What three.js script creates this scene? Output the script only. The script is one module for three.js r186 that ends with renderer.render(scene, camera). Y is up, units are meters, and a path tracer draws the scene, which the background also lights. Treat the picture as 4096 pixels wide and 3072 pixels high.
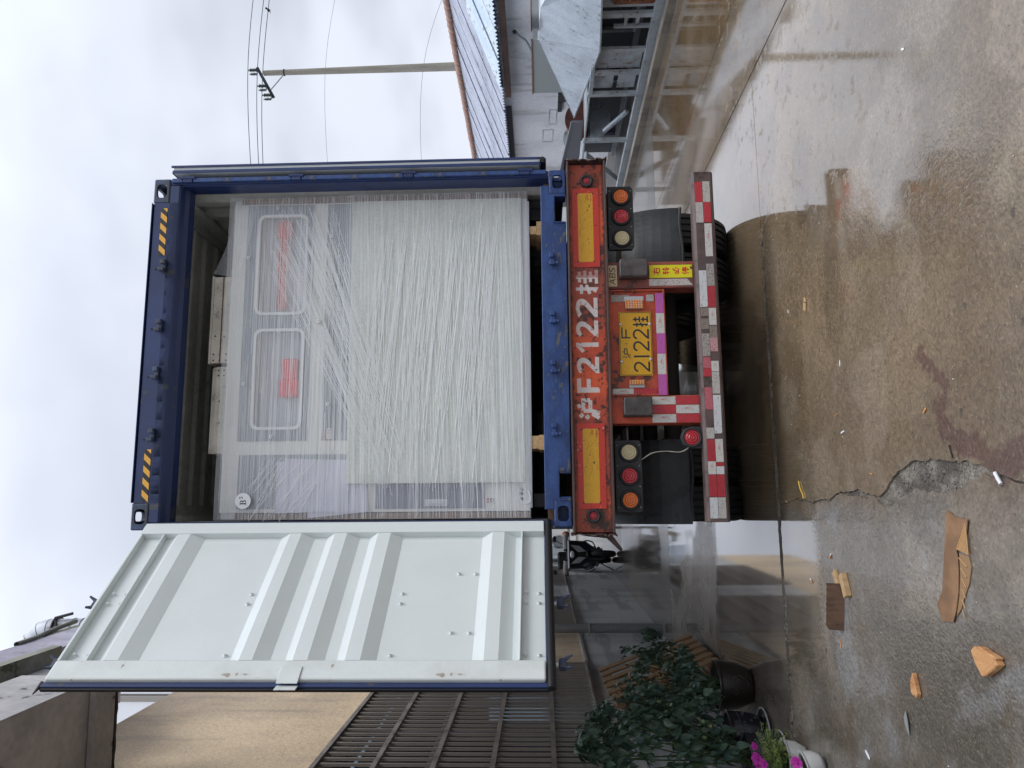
import * as THREE from 'three';
import { mergeGeometries, toCreasedNormals } from 'three/addons/utils/BufferGeometryUtils.js';
import { RoundedBoxGeometry } from 'three/addons/geometries/RoundedBoxGeometry.js';
import { Brush, Evaluator, SUBTRACTION } from 'three-bvh-csg';

// ---------------------------------------------------------------- camera, sky, sun, exposure
const scene = new THREE.Scene();
const V = (x, y, z) => new THREE.Vector3(x, y, z);
const camera = new THREE.PerspectiveCamera(52.72, 4 / 3, 0.05, 600);
camera.position.set(-1.1149, 1.5729, 5.0617);
{ // the photograph was taken with the phone held upright but stored lying on its side: the camera is rolled by a quarter turn
  const yaw = -0.1632, pitch = 0.0370, roll = -0.0138;
  const right0 = V(Math.cos(yaw), 0, -Math.sin(yaw)), back0 = V(Math.sin(yaw), 0, Math.cos(yaw)), up0 = V(0, 1, 0);
  const up1 = up0.clone().multiplyScalar(Math.cos(pitch)).addScaledVector(back0, Math.sin(pitch));
  const back1 = back0.clone().multiplyScalar(Math.cos(pitch)).addScaledVector(up0, -Math.sin(pitch));
  const right2 = right0.clone().multiplyScalar(Math.cos(roll)).addScaledVector(up1, Math.sin(roll));
  const up2 = up1.clone().multiplyScalar(Math.cos(roll)).addScaledVector(right0, -Math.sin(roll));
  camera.quaternion.setFromRotationMatrix(new THREE.Matrix4().makeBasis(up2.clone().negate(), right2, back1));
}
const renderer = new THREE.WebGLRenderer({ antialias: true });
renderer.toneMapping = THREE.LinearToneMapping;
renderer.toneMappingExposure = 1.0;
renderer.shadowMap.enabled = true;

// ---- noise
function rng(seed) { let s = seed >>> 0; return () => { s = (s + 0x6D2B79F5) | 0; let t = Math.imul(s ^ (s >>> 15), 1 | s); t = (t + Math.imul(t ^ (t >>> 7), 61 | t)) ^ t; return ((t ^ (t >>> 14)) >>> 0) / 4294967296; }; }
const PERM = new Uint16Array(1024), VAL = new Float32Array(1024);
{ const r = rng(7); for (let i = 0; i < 1024; i++) { PERM[i] = Math.floor(r() * 1024); VAL[i] = r(); } }
function vn(x, y, per = 1024) {
  const xi = Math.floor(x), yi = Math.floor(y); let fx = x - xi, fy = y - yi;
  fx = fx * fx * (3 - 2 * fx); fy = fy * fy * (3 - 2 * fy);
  const x0 = ((xi % per) + per) % per, x1 = (x0 + 1) % per, y0 = ((yi % per) + per) % per, y1 = (y0 + 1) % per;
  const a = VAL[(PERM[x0 & 1023] + y0) & 1023], b = VAL[(PERM[x1 & 1023] + y0) & 1023], c = VAL[(PERM[x0 & 1023] + y1) & 1023], d = VAL[(PERM[x1 & 1023] + y1) & 1023];
  return a + (b - a) * fx + (c - a) * fy + (a - b - c + d) * fx * fy;
}
function fbm(x, y, oct = 4, per = 1024) { let s = 0, a = 0.5, n = 0; for (let i = 0; i < oct; i++) { s += a * vn(x, y, per); n += a; x *= 2; y *= 2; per *= 2; a *= 0.5; } return s / n; }
const clamp = (v, a = 0, b = 1) => Math.max(a, Math.min(b, v));
const sst = (a, b, v) => { const t = clamp((v - a) / (b - a)); return t * t * (3 - 2 * t); };
const lerp = (a, b, t) => a + (b - a) * t;

{ // overcast sky, brighter towards the zenith as overcast skies are, with soft uneven cloud
  const W = 1024, H = 512, d = new Float32Array(W * H * 4);
  for (let j = 0; j < H; j++) {
    const el = ((j + 0.5) / H - 0.5) * Math.PI, sy = Math.sin(el), cy = Math.cos(el);
    for (let i = 0; i < W; i++) {
      const az = ((i + 0.5) / W - 0.5) * 2 * Math.PI, x = Math.cos(az) * cy, z = Math.sin(az) * cy;
      const k = 1 / (Math.max(sy, 0) + 0.28), px = x * k + 11, pz = z * k + 5;
      let n = fbm(px * 1.5, pz * 1.5, 5) * 0.75 + 0.25 * fbm(px * 5 + 3, pz * 5 + 9, 4);
      n = sst(0.32, 0.66, n + 0.10 * (fbm(px * 0.7 + 40, pz * 0.7, 2) - 0.5));
      const g = 0.96 + 2.6 * Math.pow(Math.max(sy, 0), 4.0), f = g * lerp(0.83, 1.06, n), o = (j * W + i) * 4;
      d[o] = f * lerp(0.765, 0.825, n); d[o + 1] = f * lerp(0.82, 0.875, n); d[o + 2] = f * lerp(0.955, 0.985, n); d[o + 3] = 1;
      if (sy < 0) { const q = sst(0, -0.2, sy); for (let c = 0; c < 3; c++) d[o + c] = lerp(d[o + c], 0.30, q); }
    }
  }
  const t = new THREE.DataTexture(d, W, H, THREE.RGBAFormat, THREE.FloatType);
  t.mapping = THREE.EquirectangularReflectionMapping; t.magFilter = THREE.LinearFilter; t.minFilter = THREE.LinearFilter; t.needsUpdate = true;
  scene.background = t; scene.environment = t;
}
const sun = new THREE.DirectionalLight(new THREE.Color(1.0, 0.975, 0.94), 1.5);
sun.position.set(12, 17, 3.5); sun.target.position.set(0, 1, -2); sun.castShadow = true; sun.shadow.radius = 48;
sun.shadow.mapSize.set(2048, 2048); Object.assign(sun.shadow.camera, { left: -18, right: 18, top: 18, bottom: -18, near: 1, far: 60 });
scene.add(sun, sun.target);

// ---------------------------------------------------------------- helpers
const names = new Map(), LOCAL = new Set(); // LOCAL: things whose pieces are given in their own coordinates
function numbered(n) { const k = names.get(n) || 0; names.set(n, k + 1); return k ? n + '_' + String(k).padStart(3, '0') : n; }
function thing(name, label, category, base = [0, 0, 0], group, kind) {
  const o = new THREE.Group(); o.name = numbered(name); o.position.set(...base); o.userData = { label, category };
  if (group) o.userData.group = group;
  if (kind) { o.userData = { kind }; if (label) o.userData.label = label; }
  scene.add(o); return o;
}
function rootOf(o) { while (o.parent && o.parent !== scene) o = o.parent; return o; }
function metreUV(g, s = 1) { // uv in metres from the face's main direction
  const p = g.attributes.position, n = g.attributes.normal, uv = new Float32Array(p.count * 2);
  for (let i = 0; i < p.count; i++) {
    const ax = Math.abs(n.getX(i)), ay = Math.abs(n.getY(i)), az = Math.abs(n.getZ(i));
    let a, b;
    if (ay >= ax && ay >= az) { a = p.getX(i); b = p.getZ(i); } else if (ax >= az) { a = p.getZ(i); b = p.getY(i); } else { a = p.getX(i); b = p.getY(i); }
    uv[2 * i] = a * s; uv[2 * i + 1] = b * s;
  }
  g.setAttribute('uv', new THREE.BufferAttribute(uv, 2)); return g;
}
// add a piece given in world coordinates to a thing (or to a part of it)
function add(parent, name, geo, mat, label) {
  if (Array.isArray(geo)) geo = merge(geo);
  if (mat.userData.m) metreUV(geo, mat.userData.m);
  const r = rootOf(parent);
  if (r !== scene && !LOCAL.has(parent) && !LOCAL.has(r)) geo.translate(-r.position.x, -r.position.y, -r.position.z);
  const m = new THREE.Mesh(geo, mat); m.name = name; m.castShadow = m.receiveShadow = true;
  if (label) m.userData.label = label;
  parent.add(m); return m;
}
function put(parent, name, geo, mat, pos, rot, scl) { // shared geometry, own place (in the thing's own coordinates + base)
  const m = new THREE.Mesh(geo, mat); m.name = name; m.castShadow = m.receiveShadow = true;
  const r = rootOf(parent); const off = LOCAL.has(parent) || LOCAL.has(r) ? V(0, 0, 0) : r.position;
  m.position.set(pos[0] - off.x, pos[1] - off.y, pos[2] - off.z);
  if (rot) m.rotation.set(...rot);
  if (scl) m.scale.set(...(Array.isArray(scl) ? scl : [scl, scl, scl]));
  parent.add(m); return m;
}
function single(name, geo, mat, label, category, base, group) { // a thing that is one mesh
  if (Array.isArray(geo)) geo = merge(geo);
  if (mat.userData.m) metreUV(geo, mat.userData.m);
  geo.translate(-base[0], -base[1], -base[2]);
  const m = new THREE.Mesh(geo, mat); m.name = numbered(name); m.position.set(...base); m.castShadow = m.receiveShadow = true;
  m.userData = { label, category }; if (group) m.userData.group = group;
  scene.add(m); return m;
}
function merge(list) { return mergeGeometries(list.map((g) => { const h = g.index ? g.toNonIndexed() : g; for (const k of Object.keys(h.attributes)) if (!['position', 'normal', 'uv'].includes(k)) h.deleteAttribute(k); return h; })); }
const B = (x0, x1, y0, y1, z0, z1) => new THREE.BoxGeometry(Math.abs(x1 - x0), Math.abs(y1 - y0), Math.abs(z1 - z0)).translate((x0 + x1) / 2, (y0 + y1) / 2, (z0 + z1) / 2);
const RB = (x0, x1, y0, y1, z0, z1, r = 0.006, s = 2) => new RoundedBoxGeometry(Math.abs(x1 - x0), Math.abs(y1 - y0), Math.abs(z1 - z0), s, r).translate((x0 + x1) / 2, (y0 + y1) / 2, (z0 + z1) / 2);
const CYL = (r0, r1, h, n = 20) => new THREE.CylinderGeometry(r0, r1, h, n);
function rod(a, b, r, n = 8, r2 = r) { const A = V(...a), Bv = V(...b), d = Bv.clone().sub(A), g = CYL(r2, r, d.length(), n); g.applyQuaternion(new THREE.Quaternion().setFromUnitVectors(V(0, 1, 0), d.normalize())); return g.translate((a[0] + b[0]) / 2, (a[1] + b[1]) / 2, (a[2] + b[2]) / 2); }
function bar(a, b, w, h = w) { const A = V(...a), Bv = V(...b), d = Bv.clone().sub(A), g = new THREE.BoxGeometry(w, h, d.length()); const m = new THREE.Matrix4().lookAt(Bv, A, Math.abs(d.clone().normalize().y) > 0.99 ? V(1, 0, 0) : V(0, 1, 0)); g.applyMatrix4(m); return g.translate((a[0] + b[0]) / 2, (a[1] + b[1]) / 2, (a[2] + b[2]) / 2); }
function tube(pts, r, seg = 24, n = 8, closed = false) { return new THREE.TubeGeometry(new THREE.CatmullRomCurve3(pts.map((p) => V(...p)), closed), seg, r, n, closed); }
function sweep(profile, x0, x1) { // open profile of [z, y], extruded along x, flat faces
  const pos = []; for (let i = 0; i + 1 < profile.length; i++) { const [z0, y0] = profile[i], [z1, y1] = profile[i + 1]; pos.push(x0, y0, z0, x1, y0, z0, x1, y1, z1, x0, y0, z0, x1, y1, z1, x0, y1, z1); }
  return fromPos(pos);
}
function fromPos(pos, uv) { const g = new THREE.BufferGeometry(); g.setAttribute('position', new THREE.Float32BufferAttribute(pos, 3)); g.setAttribute('uv', new THREE.Float32BufferAttribute(uv || new Float32Array(pos.length / 3 * 2), 2)); g.computeVertexNormals(); return g; }
function extr(shape, depth, bevel = 0, seg = 6) { return new THREE.ExtrudeGeometry(shape, { depth, bevelEnabled: bevel > 0, bevelSize: bevel, bevelThickness: bevel, bevelSegments: 1, curveSegments: seg }); }
function poly(pts) { const s = new THREE.Shape(); pts.forEach((p, i) => (i ? s.lineTo(...p) : s.moveTo(...p))); s.closePath(); return s; }
function rrect(x0, x1, y0, y1, r, Cl = THREE.Shape) { const s = new Cl(); s.moveTo(x0 + r, y0); s.lineTo(x1 - r, y0); s.quadraticCurveTo(x1, y0, x1, y0 + r); s.lineTo(x1, y1 - r); s.quadraticCurveTo(x1, y1, x1 - r, y1); s.lineTo(x0 + r, y1); s.quadraticCurveTo(x0, y1, x0, y1 - r); s.lineTo(x0, y0 + r); s.quadraticCurveTo(x0, y0, x0 + r, y0); return s; }

// ---- textures: fn(u, v) -> [r, g, b] in 0..255 (sRGB) or a number for data
function tex(w, h, fn, srgb = true, repeat = true) {
  const d = new Uint8Array(w * h * 4);
  for (let j = 0; j < h; j++) for (let i = 0; i < w; i++) { const c = fn((i + 0.5) / w, (j + 0.5) / h), o = (j * w + i) * 4; if (typeof c === 'number') d[o] = d[o + 1] = d[o + 2] = clamp(c, 0, 255); else { d[o] = clamp(c[0], 0, 255); d[o + 1] = clamp(c[1], 0, 255); d[o + 2] = clamp(c[2], 0, 255); } d[o + 3] = 255; }
  const t = new THREE.DataTexture(d, w, h); t.magFilter = THREE.LinearFilter; t.minFilter = THREE.LinearMipmapLinearFilter; t.generateMipmaps = true;
  if (repeat) t.wrapS = t.wrapT = THREE.RepeatWrapping;
  if (srgb) t.colorSpace = THREE.SRGBColorSpace; t.needsUpdate = true; return t;
}
function canvasTex(w, h, draw) { const c = document.createElement('canvas'); c.width = w; c.height = h; const g = c.getContext('2d'); draw(g, w, h); const t = new THREE.CanvasTexture(c); t.colorSpace = THREE.SRGBColorSpace; return t; }
const mixc = (a, b, t) => [lerp(a[0], b[0], t), lerp(a[1], b[1], t), lerp(a[2], b[2], t)];
function std(color, roughness = 0.6, o = {}) { const m = new THREE.MeshStandardMaterial({ color, roughness, ...o }); return m; }
function phys(color, roughness = 0.6, o = {}) { return new THREE.MeshPhysicalMaterial({ color, roughness, ...o }); }
const WORN_BUMP = tex(256, 256, (u, v) => 255 * (0.6 * fbm(u * 16, v * 16, 4, 16) + 0.4 * vn(u * 128, v * 128, 128)), false);
// worn paint: base colour, a second tone in patches, chips; tiles every `size` metres
function worn(base, second, chip, o = {}) {
  const { size = 1.5, amount = 0.5, chips = 0.1, rough = 0.5, scale = 6, streak = 1, seed = 0, bump = 0.0006, n = 320, metal = 0, grain = 0.09 } = o;
  const map = tex(n, n, (u, v) => {
    const a = fbm(u * scale + seed, v * scale * streak, 5, scale), b = fbm(u * scale * 4 + 9, v * scale * 4 * streak + seed, 4, scale * 4), f = vn(u * n / 4, v * n / 4, n / 4);
    let c = mixc(base, second, clamp(sst(0.5 - amount * 0.35, 0.8 - amount * 0.2, a) * 0.9 + (b - 0.5) * 0.5));
    c = mixc(c, chip, sst(0.70 - chips * 0.25, 0.74 - chips * 0.22, a * 0.45 + b * 0.55));
    const k = 1 - grain / 2 + grain * f; return [c[0] * k, c[1] * k, c[2] * k];
  });
  const m = new THREE.MeshStandardMaterial({ map, roughness: rough, bumpMap: WORN_BUMP, bumpScale: bump, metalness: metal }); m.userData.m = 1 / size; return m;
}

// strokes of the characters that appear in the place (unit box, y down)
const CJK = {
  hu: [[[.12, .12], [.27, .25]], [[.05, .38], [.2, .5]], [[.07, .93], [.28, .62]], [[.6, .03], [.68, .16]], [[.42, .27], [.92, .27], [.92, .56]], [[.42, .56], [.92, .56]], [[.42, .27], [.41, .6], [.3, .96]]],
  gua: [[[.03, .28], [.4, .28]], [[.23, .03], [.23, .92], [.1, .85]], [[.03, .65], [.4, .5]], [[.5, .2], [.93, .2]], [[.71, .04], [.71, .46]], [[.45, .45], [.98, .45]], [[.5, .69], [.93, .69]], [[.71, .54], [.71, .94]], [[.44, .95], [1, .95]]],
  you: [[[.04, .27], [.96, .27]], [[.43, .04], [.36, .42], [.04, .8]], [[.32, .52], [.86, .52], [.86, .95], [.32, .95], [.32, .52]]],
  zhuan: [[[.05, .2], [.46, .2]], [[.24, .04], [.1, .46], [.46, .46]], [[.29, .3], [.29, .96]], [[.03, .74], [.48, .66]], [[.56, .18], [.92, .18]], [[.5, .4], [.98, .4]], [[.75, .03], [.63, .62], [.92, .62], [.72, .86]], [[.6, .74], [.88, .96]]],
  bi: [[[.13, .42], [.04, .76]], [[.3, .34], [.32, .86], [.74, .89], [.79, .68]], [[.48, .18], [.6, .38]], [[.85, .38], [.97, .64]], [[.82, .04], [.5, .6], [.1, .96]]],
  ting: [[[.25, .04], [.04, .46]], [[.17, .32], [.17, .97]], [[.62, .02], [.67, .12]], [[.35, .17], [.98, .17]], [[.46, .27], [.87, .27], [.87, .42], [.46, .42], [.46, .27]], [[.36, .64], [.36, .53], [.97, .53], [.93, .64]], [[.45, .72], [.89, .72]], [[.67, .72], [.67, .96], [.56, .91]]],
};
function glyph(g, key, x, y, w, h, lw) { g.lineWidth = lw; g.lineCap = 'butt'; g.lineJoin = 'miter'; for (const s of CJK[key]) { g.beginPath(); s.forEach((p, i) => (i ? g.lineTo(x + p[0] * w, y + p[1] * h) : g.moveTo(x + p[0] * w, y + p[1] * h))); g.stroke(); } }
// letters stretched to a box
function fitText(g, t, x, y, w, h, font) { g.save(); g.font = font; g.textBaseline = 'alphabetic'; const m = g.measureText(t), a = m.actualBoundingBoxAscent, d = m.actualBoundingBoxDescent, l = m.actualBoundingBoxLeft, rr = m.actualBoundingBoxRight; g.translate(x, y); g.scale(w / (l + rr), h / (a + d)); g.fillText(t, l, a); g.restore(); }
function speckle(g, w, h, n, cols, rmin, rmax, seed) { const r = rng(seed); for (let i = 0; i < n; i++) { g.fillStyle = cols[Math.floor(r() * cols.length)]; const s = rmin + (rmax - rmin) * r() * r(); g.beginPath(); const x = r() * w, y = r() * h, k = 5 + Math.floor(r() * 4); for (let j = 0; j < k; j++) { const a = j / k * 6.283, q = s * (0.5 + r()); j ? g.lineTo(x + Math.cos(a) * q, y + Math.sin(a) * q) : g.moveTo(x + Math.cos(a) * q, y + Math.sin(a) * q); } g.closePath(); g.fill(); } }

// ---------------------------------------------------------------- ground: wet concrete yard, cast in slabs
const STAIN = [[-0.5, 1.86], [-0.58, 1.96], [-0.66, 2.02], [-0.72, 1.96], [-0.8, 1.98], [-0.86, 2.1], [-0.92, 2.22], [-0.97, 2.33], [-0.93, 2.42]];
const segDist = (px, pz, a, b) => { const dx = b[0] - a[0], dz = b[1] - a[1], t = clamp(((px - a[0]) * dx + (pz - a[1]) * dz) / (dx * dx + dz * dz)); return Math.hypot(px - a[0] - dx * t, pz - a[1] - dz * t); };
const CRACK = [[-12, -1.2], [-0.25, -1.09], [0.16, -1.06], [0.45, -1.075], [0.71, -1.06], [0.9, -1.03], [1.08, -1.02], [1.2, -1.05], [1.34, -1.07], [1.42, -1.02], [1.5, -0.98], [1.69, -0.91], [1.89, -0.92], [2.11, -0.94], [2.35, -1.02], [3, -1.06], [9, -1.2]];
const crackX = (z) => { for (let i = 0; i + 1 < CRACK.length; i++) if (z <= CRACK[i + 1][0]) { const [z0, x0] = CRACK[i], [z1, x1] = CRACK[i + 1]; return lerp(x0, x1, (z - z0) / (z1 - z0)); } return -1.2; };
// standing water and film: 1 where a film of water lies on the concrete
function film(x, z) {
  const n = fbm(x * 2.1 + 30, z * 2.1 + 30, 4) - 0.5, nf = fbm(x * 9 + 3, z * 9 + 8, 3) - 0.5, e = n * 0.9 + nf * 0.25;
  const left = Math.min(sst(-0.12, 0.06, 0.40 + e * 0.14 - z), sst(-0.25, 0.15, x + 2.35 + e), sst(-0.1, 0.3, z + 2.4 + e));
  const right = Math.min(sst(-0.6, 0.4, 1.95 + e * 0.8 - z), sst(-0.35, 0.35, x - 0.15 + e * 0.8));
  const far = sst(-0.2, 0.25, x - 2.2 + e * 0.6 - Math.max(0, z - 0.1) * 0.4);
  const strip = sst(0.50, 0.60, fbm(x * 1.3 + 70, z * 0.55 + 12, 4)) * sst(0.0, -0.6, z) * sst(-0.9, -1.3, x) * 0.85;
  return clamp(Math.max(left, right, far * sst(2.2, 1.0, z) * 0.85, strip));
}
const GN = 2048, GX0 = -3.4, GZ1 = 3.0, GS = 8;
const gfilm = new Uint8Array(1024 * 1024 * 4), gcol = new Uint8Array(GN * GN * 4), grgh = new Uint8Array(GN * GN * 4), gbmp = new Uint8Array(GN * GN * 4);
{
  const r = rng(99), spots = [];
  for (let i = 0; i < 260; i++) spots.push([GX0 + r() * GS, GZ1 - r() * 5.5, 0.006 + r() * r() * 0.03, r() < 0.6 ? 0 : 1]);
  const cell = new Map(); for (const s of spots) { const k = Math.floor(s[0] * 4) + ',' + Math.floor(s[1] * 4); for (let a = -1; a < 2; a++) for (let b = -1; b < 2; b++) { const kk = (Math.floor(s[0] * 4) + a) + ',' + (Math.floor(s[1] * 4) + b); if (!cell.has(kk)) cell.set(kk, []); cell.get(kk).push(s); } }
  for (let j = 0; j < GN; j++) {
    const z = GZ1 - GS * (j + 0.5) / GN;
    for (let i = 0; i < GN; i++) {
      const x = GX0 + GS * (i + 0.5) / GN, o = (j * GN + i) * 4;
      const big = fbm(x * 0.9, z * 0.9, 4), mid = fbm(x * 5 + 20, z * 5, 3), f1 = vn(i * 0.5, j * 0.5), f2 = vn(i * 0.23 + 50, j * 0.23), f3 = vn(i * 0.9 + 7, j * 0.9 + 3);
      let c = mixc([138, 119, 95], [112, 98, 79], sst(0.3, 0.7, big));
      const cx = crackX(z), lf = sst(0.05, -0.1, x - cx); // the slab left of the crack is a greyer mix
      c = mixc(c, mixc([112, 106, 99], [84, 80, 74], sst(0.3, 0.68, fbm(x * 1.6 + 5, z * 1.6, 4))), lf * 0.85);
      if (x > 2.86) c = mixc(c, [118, 97, 70], 0.8);
      // pale cement scuffs on the left slab
      const sc = sst(0.60, 0.72, fbm(x * 2.4 + z * 0.7 + 90, z * 2.4 - x * 1.2, 4)) * lf * sst(-0.2, 0.4, z); c = mixc(c, [140, 143, 148], sc * 0.45);
      // worn brown blotches
      const bl = sst(0.50, 0.66, fbm(x * 3.1 + 61, z * 3.1 + 17, 5)); c = mixc(c, [94, 81, 65], bl * 0.4); const pl = sst(0.56, 0.68, fbm(x * 2.2 + 15, z * 2.2 + 77, 5)); c = mixc(c, [150, 138, 122], pl * 0.35);
      // brown-red spill
      let sd = 9; if (x > -1.2 && x < -0.3 && z > 1.6 && z < 2.7) for (let k = 0; k + 1 < STAIN.length; k++) sd = Math.min(sd, segDist(x, z, STAIN[k], STAIN[k + 1]) - 0.003 * k);
      const st = sst(0.048, 0.018, sd + (mid - 0.5) * 0.14 + (f2 - 0.5) * 0.03); c = mixc(c, [80, 56, 49], st * 0.7);
      const L = cell.get(Math.floor(x * 4) + ',' + Math.floor(z * 4));
      if (L) for (const s of L) { const q = sst(s[2], s[2] * 0.45, Math.hypot(x - s[0], (z - s[1]) * 1.3) + (f2 - 0.5) * s[2]); if (q > 0) c = mixc(c, s[3] ? [150, 146, 140] : [60, 54, 47], q * (s[3] ? 0.35 : 0.5)); }
      const grit = sst(0.86, 0.93, f3) * (vn(i * .31, j * .31 + 9) > 0.62 ? 1 : 0), pit = sst(0.14, 0.06, f3) * (vn(i * .27 + 5, j * .27) > 0.5 ? 1 : 0);
      const k = 0.83 + 0.20 * f1 + 0.15 * f2 - 0.02; c = [c[0] * k, c[1] * k, c[2] * k]; c = mixc(c, [186, 178, 164], grit * 0.5); c = mixc(c, [48, 42, 36], pit * 0.6);
      gcol[o] = clamp(c[0], 0, 255); gcol[o + 1] = clamp(c[1], 0, 255); gcol[o + 2] = clamp(c[2], 0, 255); gcol[o + 3] = 255;
      const w = film(x, z) * (1 - 0.75 * sst(0.60, 0.72, fbm(x * 16 + 8, z * 16 + 4, 3) * 0.75 + f2 * 0.25) * sst(-0.5, 0.3, z + 0.4 * x));
      if (!(i & 1) && !(j & 1)) { const q = ((j >> 1) * 1024 + (i >> 1)) * 4, fv = 255 * clamp(0.22 + 0.68 * Math.pow(w, 0.7)); gfilm[q] = gfilm[q + 1] = gfilm[q + 2] = fv; gfilm[q + 3] = 255; }
      let ro = lerp(0.36 + (mid - 0.5) * 0.24 + (big - 0.5) * 0.2, 0.045, Math.pow(w, 0.6)); ro -= lf * 0.06; ro = lerp(ro, 0.5, st * 0.5);
      const rv = clamp(ro * 255, 0, 255); grgh[o] = grgh[o + 1] = grgh[o + 2] = rv; grgh[o + 3] = 255;
      const bw = 1 - 0.965 * sst(0.15, 0.85, w), bv = 128 + 127 * bw * ((f1 - 0.5) * 0.9 + (f3 - 0.5) * 0.7 + (f2 - 0.5) * 0.45 + (mid - 0.5) * 0.7 + grit * 0.4 - pit * 0.5);
      gbmp[o] = gbmp[o + 1] = gbmp[o + 2] = clamp(bv, 0, 255); gbmp[o + 3] = 255;
    }
  }
}
function dtex(d, n, srgb) { const t = new THREE.DataTexture(d, n, n); t.magFilter = THREE.LinearFilter; t.minFilter = THREE.LinearMipmapLinearFilter; t.generateMipmaps = true; t.wrapS = t.wrapT = THREE.RepeatWrapping; if (srgb) t.colorSpace = THREE.SRGBColorSpace; t.needsUpdate = true; return t; }
const wetConcrete = phys(0xffffff, 1, { map: dtex(gcol, GN, true), roughnessMap: dtex(grgh, GN, false), bumpMap: dtex(gbmp, GN, false), bumpScale: 0.0032, ior: 1.8, clearcoat: 1, clearcoatMap: dtex(gfilm, 1024, false), clearcoatRoughness: 0.07 });
const farMap = tex(512, 512, (u, v) => { const a = fbm(u * 4, v * 4, 5, 4), b = vn(u * 200, v * 200, 200); const c = mixc([108, 98, 86], [78, 73, 67], sst(.3, .7, a)); const k = .9 + .2 * b; return [c[0] * k, c[1] * k, c[2] * k]; });
const farRough = tex(512, 512, (u, v) => 255 * lerp(0.24, 0.06, sst(0.40, 0.58, fbm(u * 3 + 4, v * 3, 4, 3))), false);
const farConcrete = phys(0xffffff, 1, { map: farMap, roughnessMap: farRough, ior: 1.8, clearcoat: .6, clearcoatRoughness: .12 }); farConcrete.userData.m = 1 / 5;
const brokenMap = tex(512, 512, (u, v) => { const a = fbm(u * 10, v * 10, 5, 10), b = vn(u * 150, v * 150, 150); const c = mixc([116, 110, 101], [74, 69, 63], sst(.3, .7, a)); const k = .8 + .4 * b; return [c[0] * k, c[1] * k, c[2] * k]; });
const brokenBump = tex(512, 512, (u, v) => 255 * fbm(u * 22, v * 22, 5, 22), false);
const brokenConcrete = std(0xffffff, 0.75, { map: brokenMap, bumpMap: brokenBump, bumpScale: 0.012 }); brokenConcrete.userData.m = 1 / 0.8;

const ground = thing('ground', 'wet concrete yard of cast slabs', null, [0, 0, 0], null, 'structure');
add(ground, 'subbase', new THREE.PlaneGeometry(500, 500).rotateX(-Math.PI / 2).translate(0, -0.011, 0), brokenConcrete);
function slab(name, pts, mat) { // pts: [x, z] going round; a sheet with a skirt down to the subbase
  const s = poly(pts.map(([x, z]) => [x, -z])), g = new THREE.ShapeGeometry(s).rotateX(-Math.PI / 2), pos = [];
  const top = g.toNonIndexed(); for (let i = 0; i < pts.length; i++) { const a = pts[i], b = pts[(i + 1) % pts.length]; pos.push(a[0], 0, a[1], b[0], 0, b[1], b[0], -.03, b[1], a[0], 0, a[1], b[0], -.03, b[1], a[0], -.03, a[1]); }
  const gg = merge([top, fromPos(pos)]), p = gg.attributes.position, uv = gg.attributes.uv;
  if (!mat.userData.m) for (let i = 0; i < p.count; i++) uv.setXY(i, (p.getX(i) - GX0) / GS, (GZ1 - p.getZ(i)) / GS);
  return add(ground, name, gg, mat);
}
const jit = (t, a, s) => (fbm(t * 7 + s, s * 3.1, 3) - 0.5) * a + (vn(t * 60, s) - 0.5) * a * 0.35;
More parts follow.
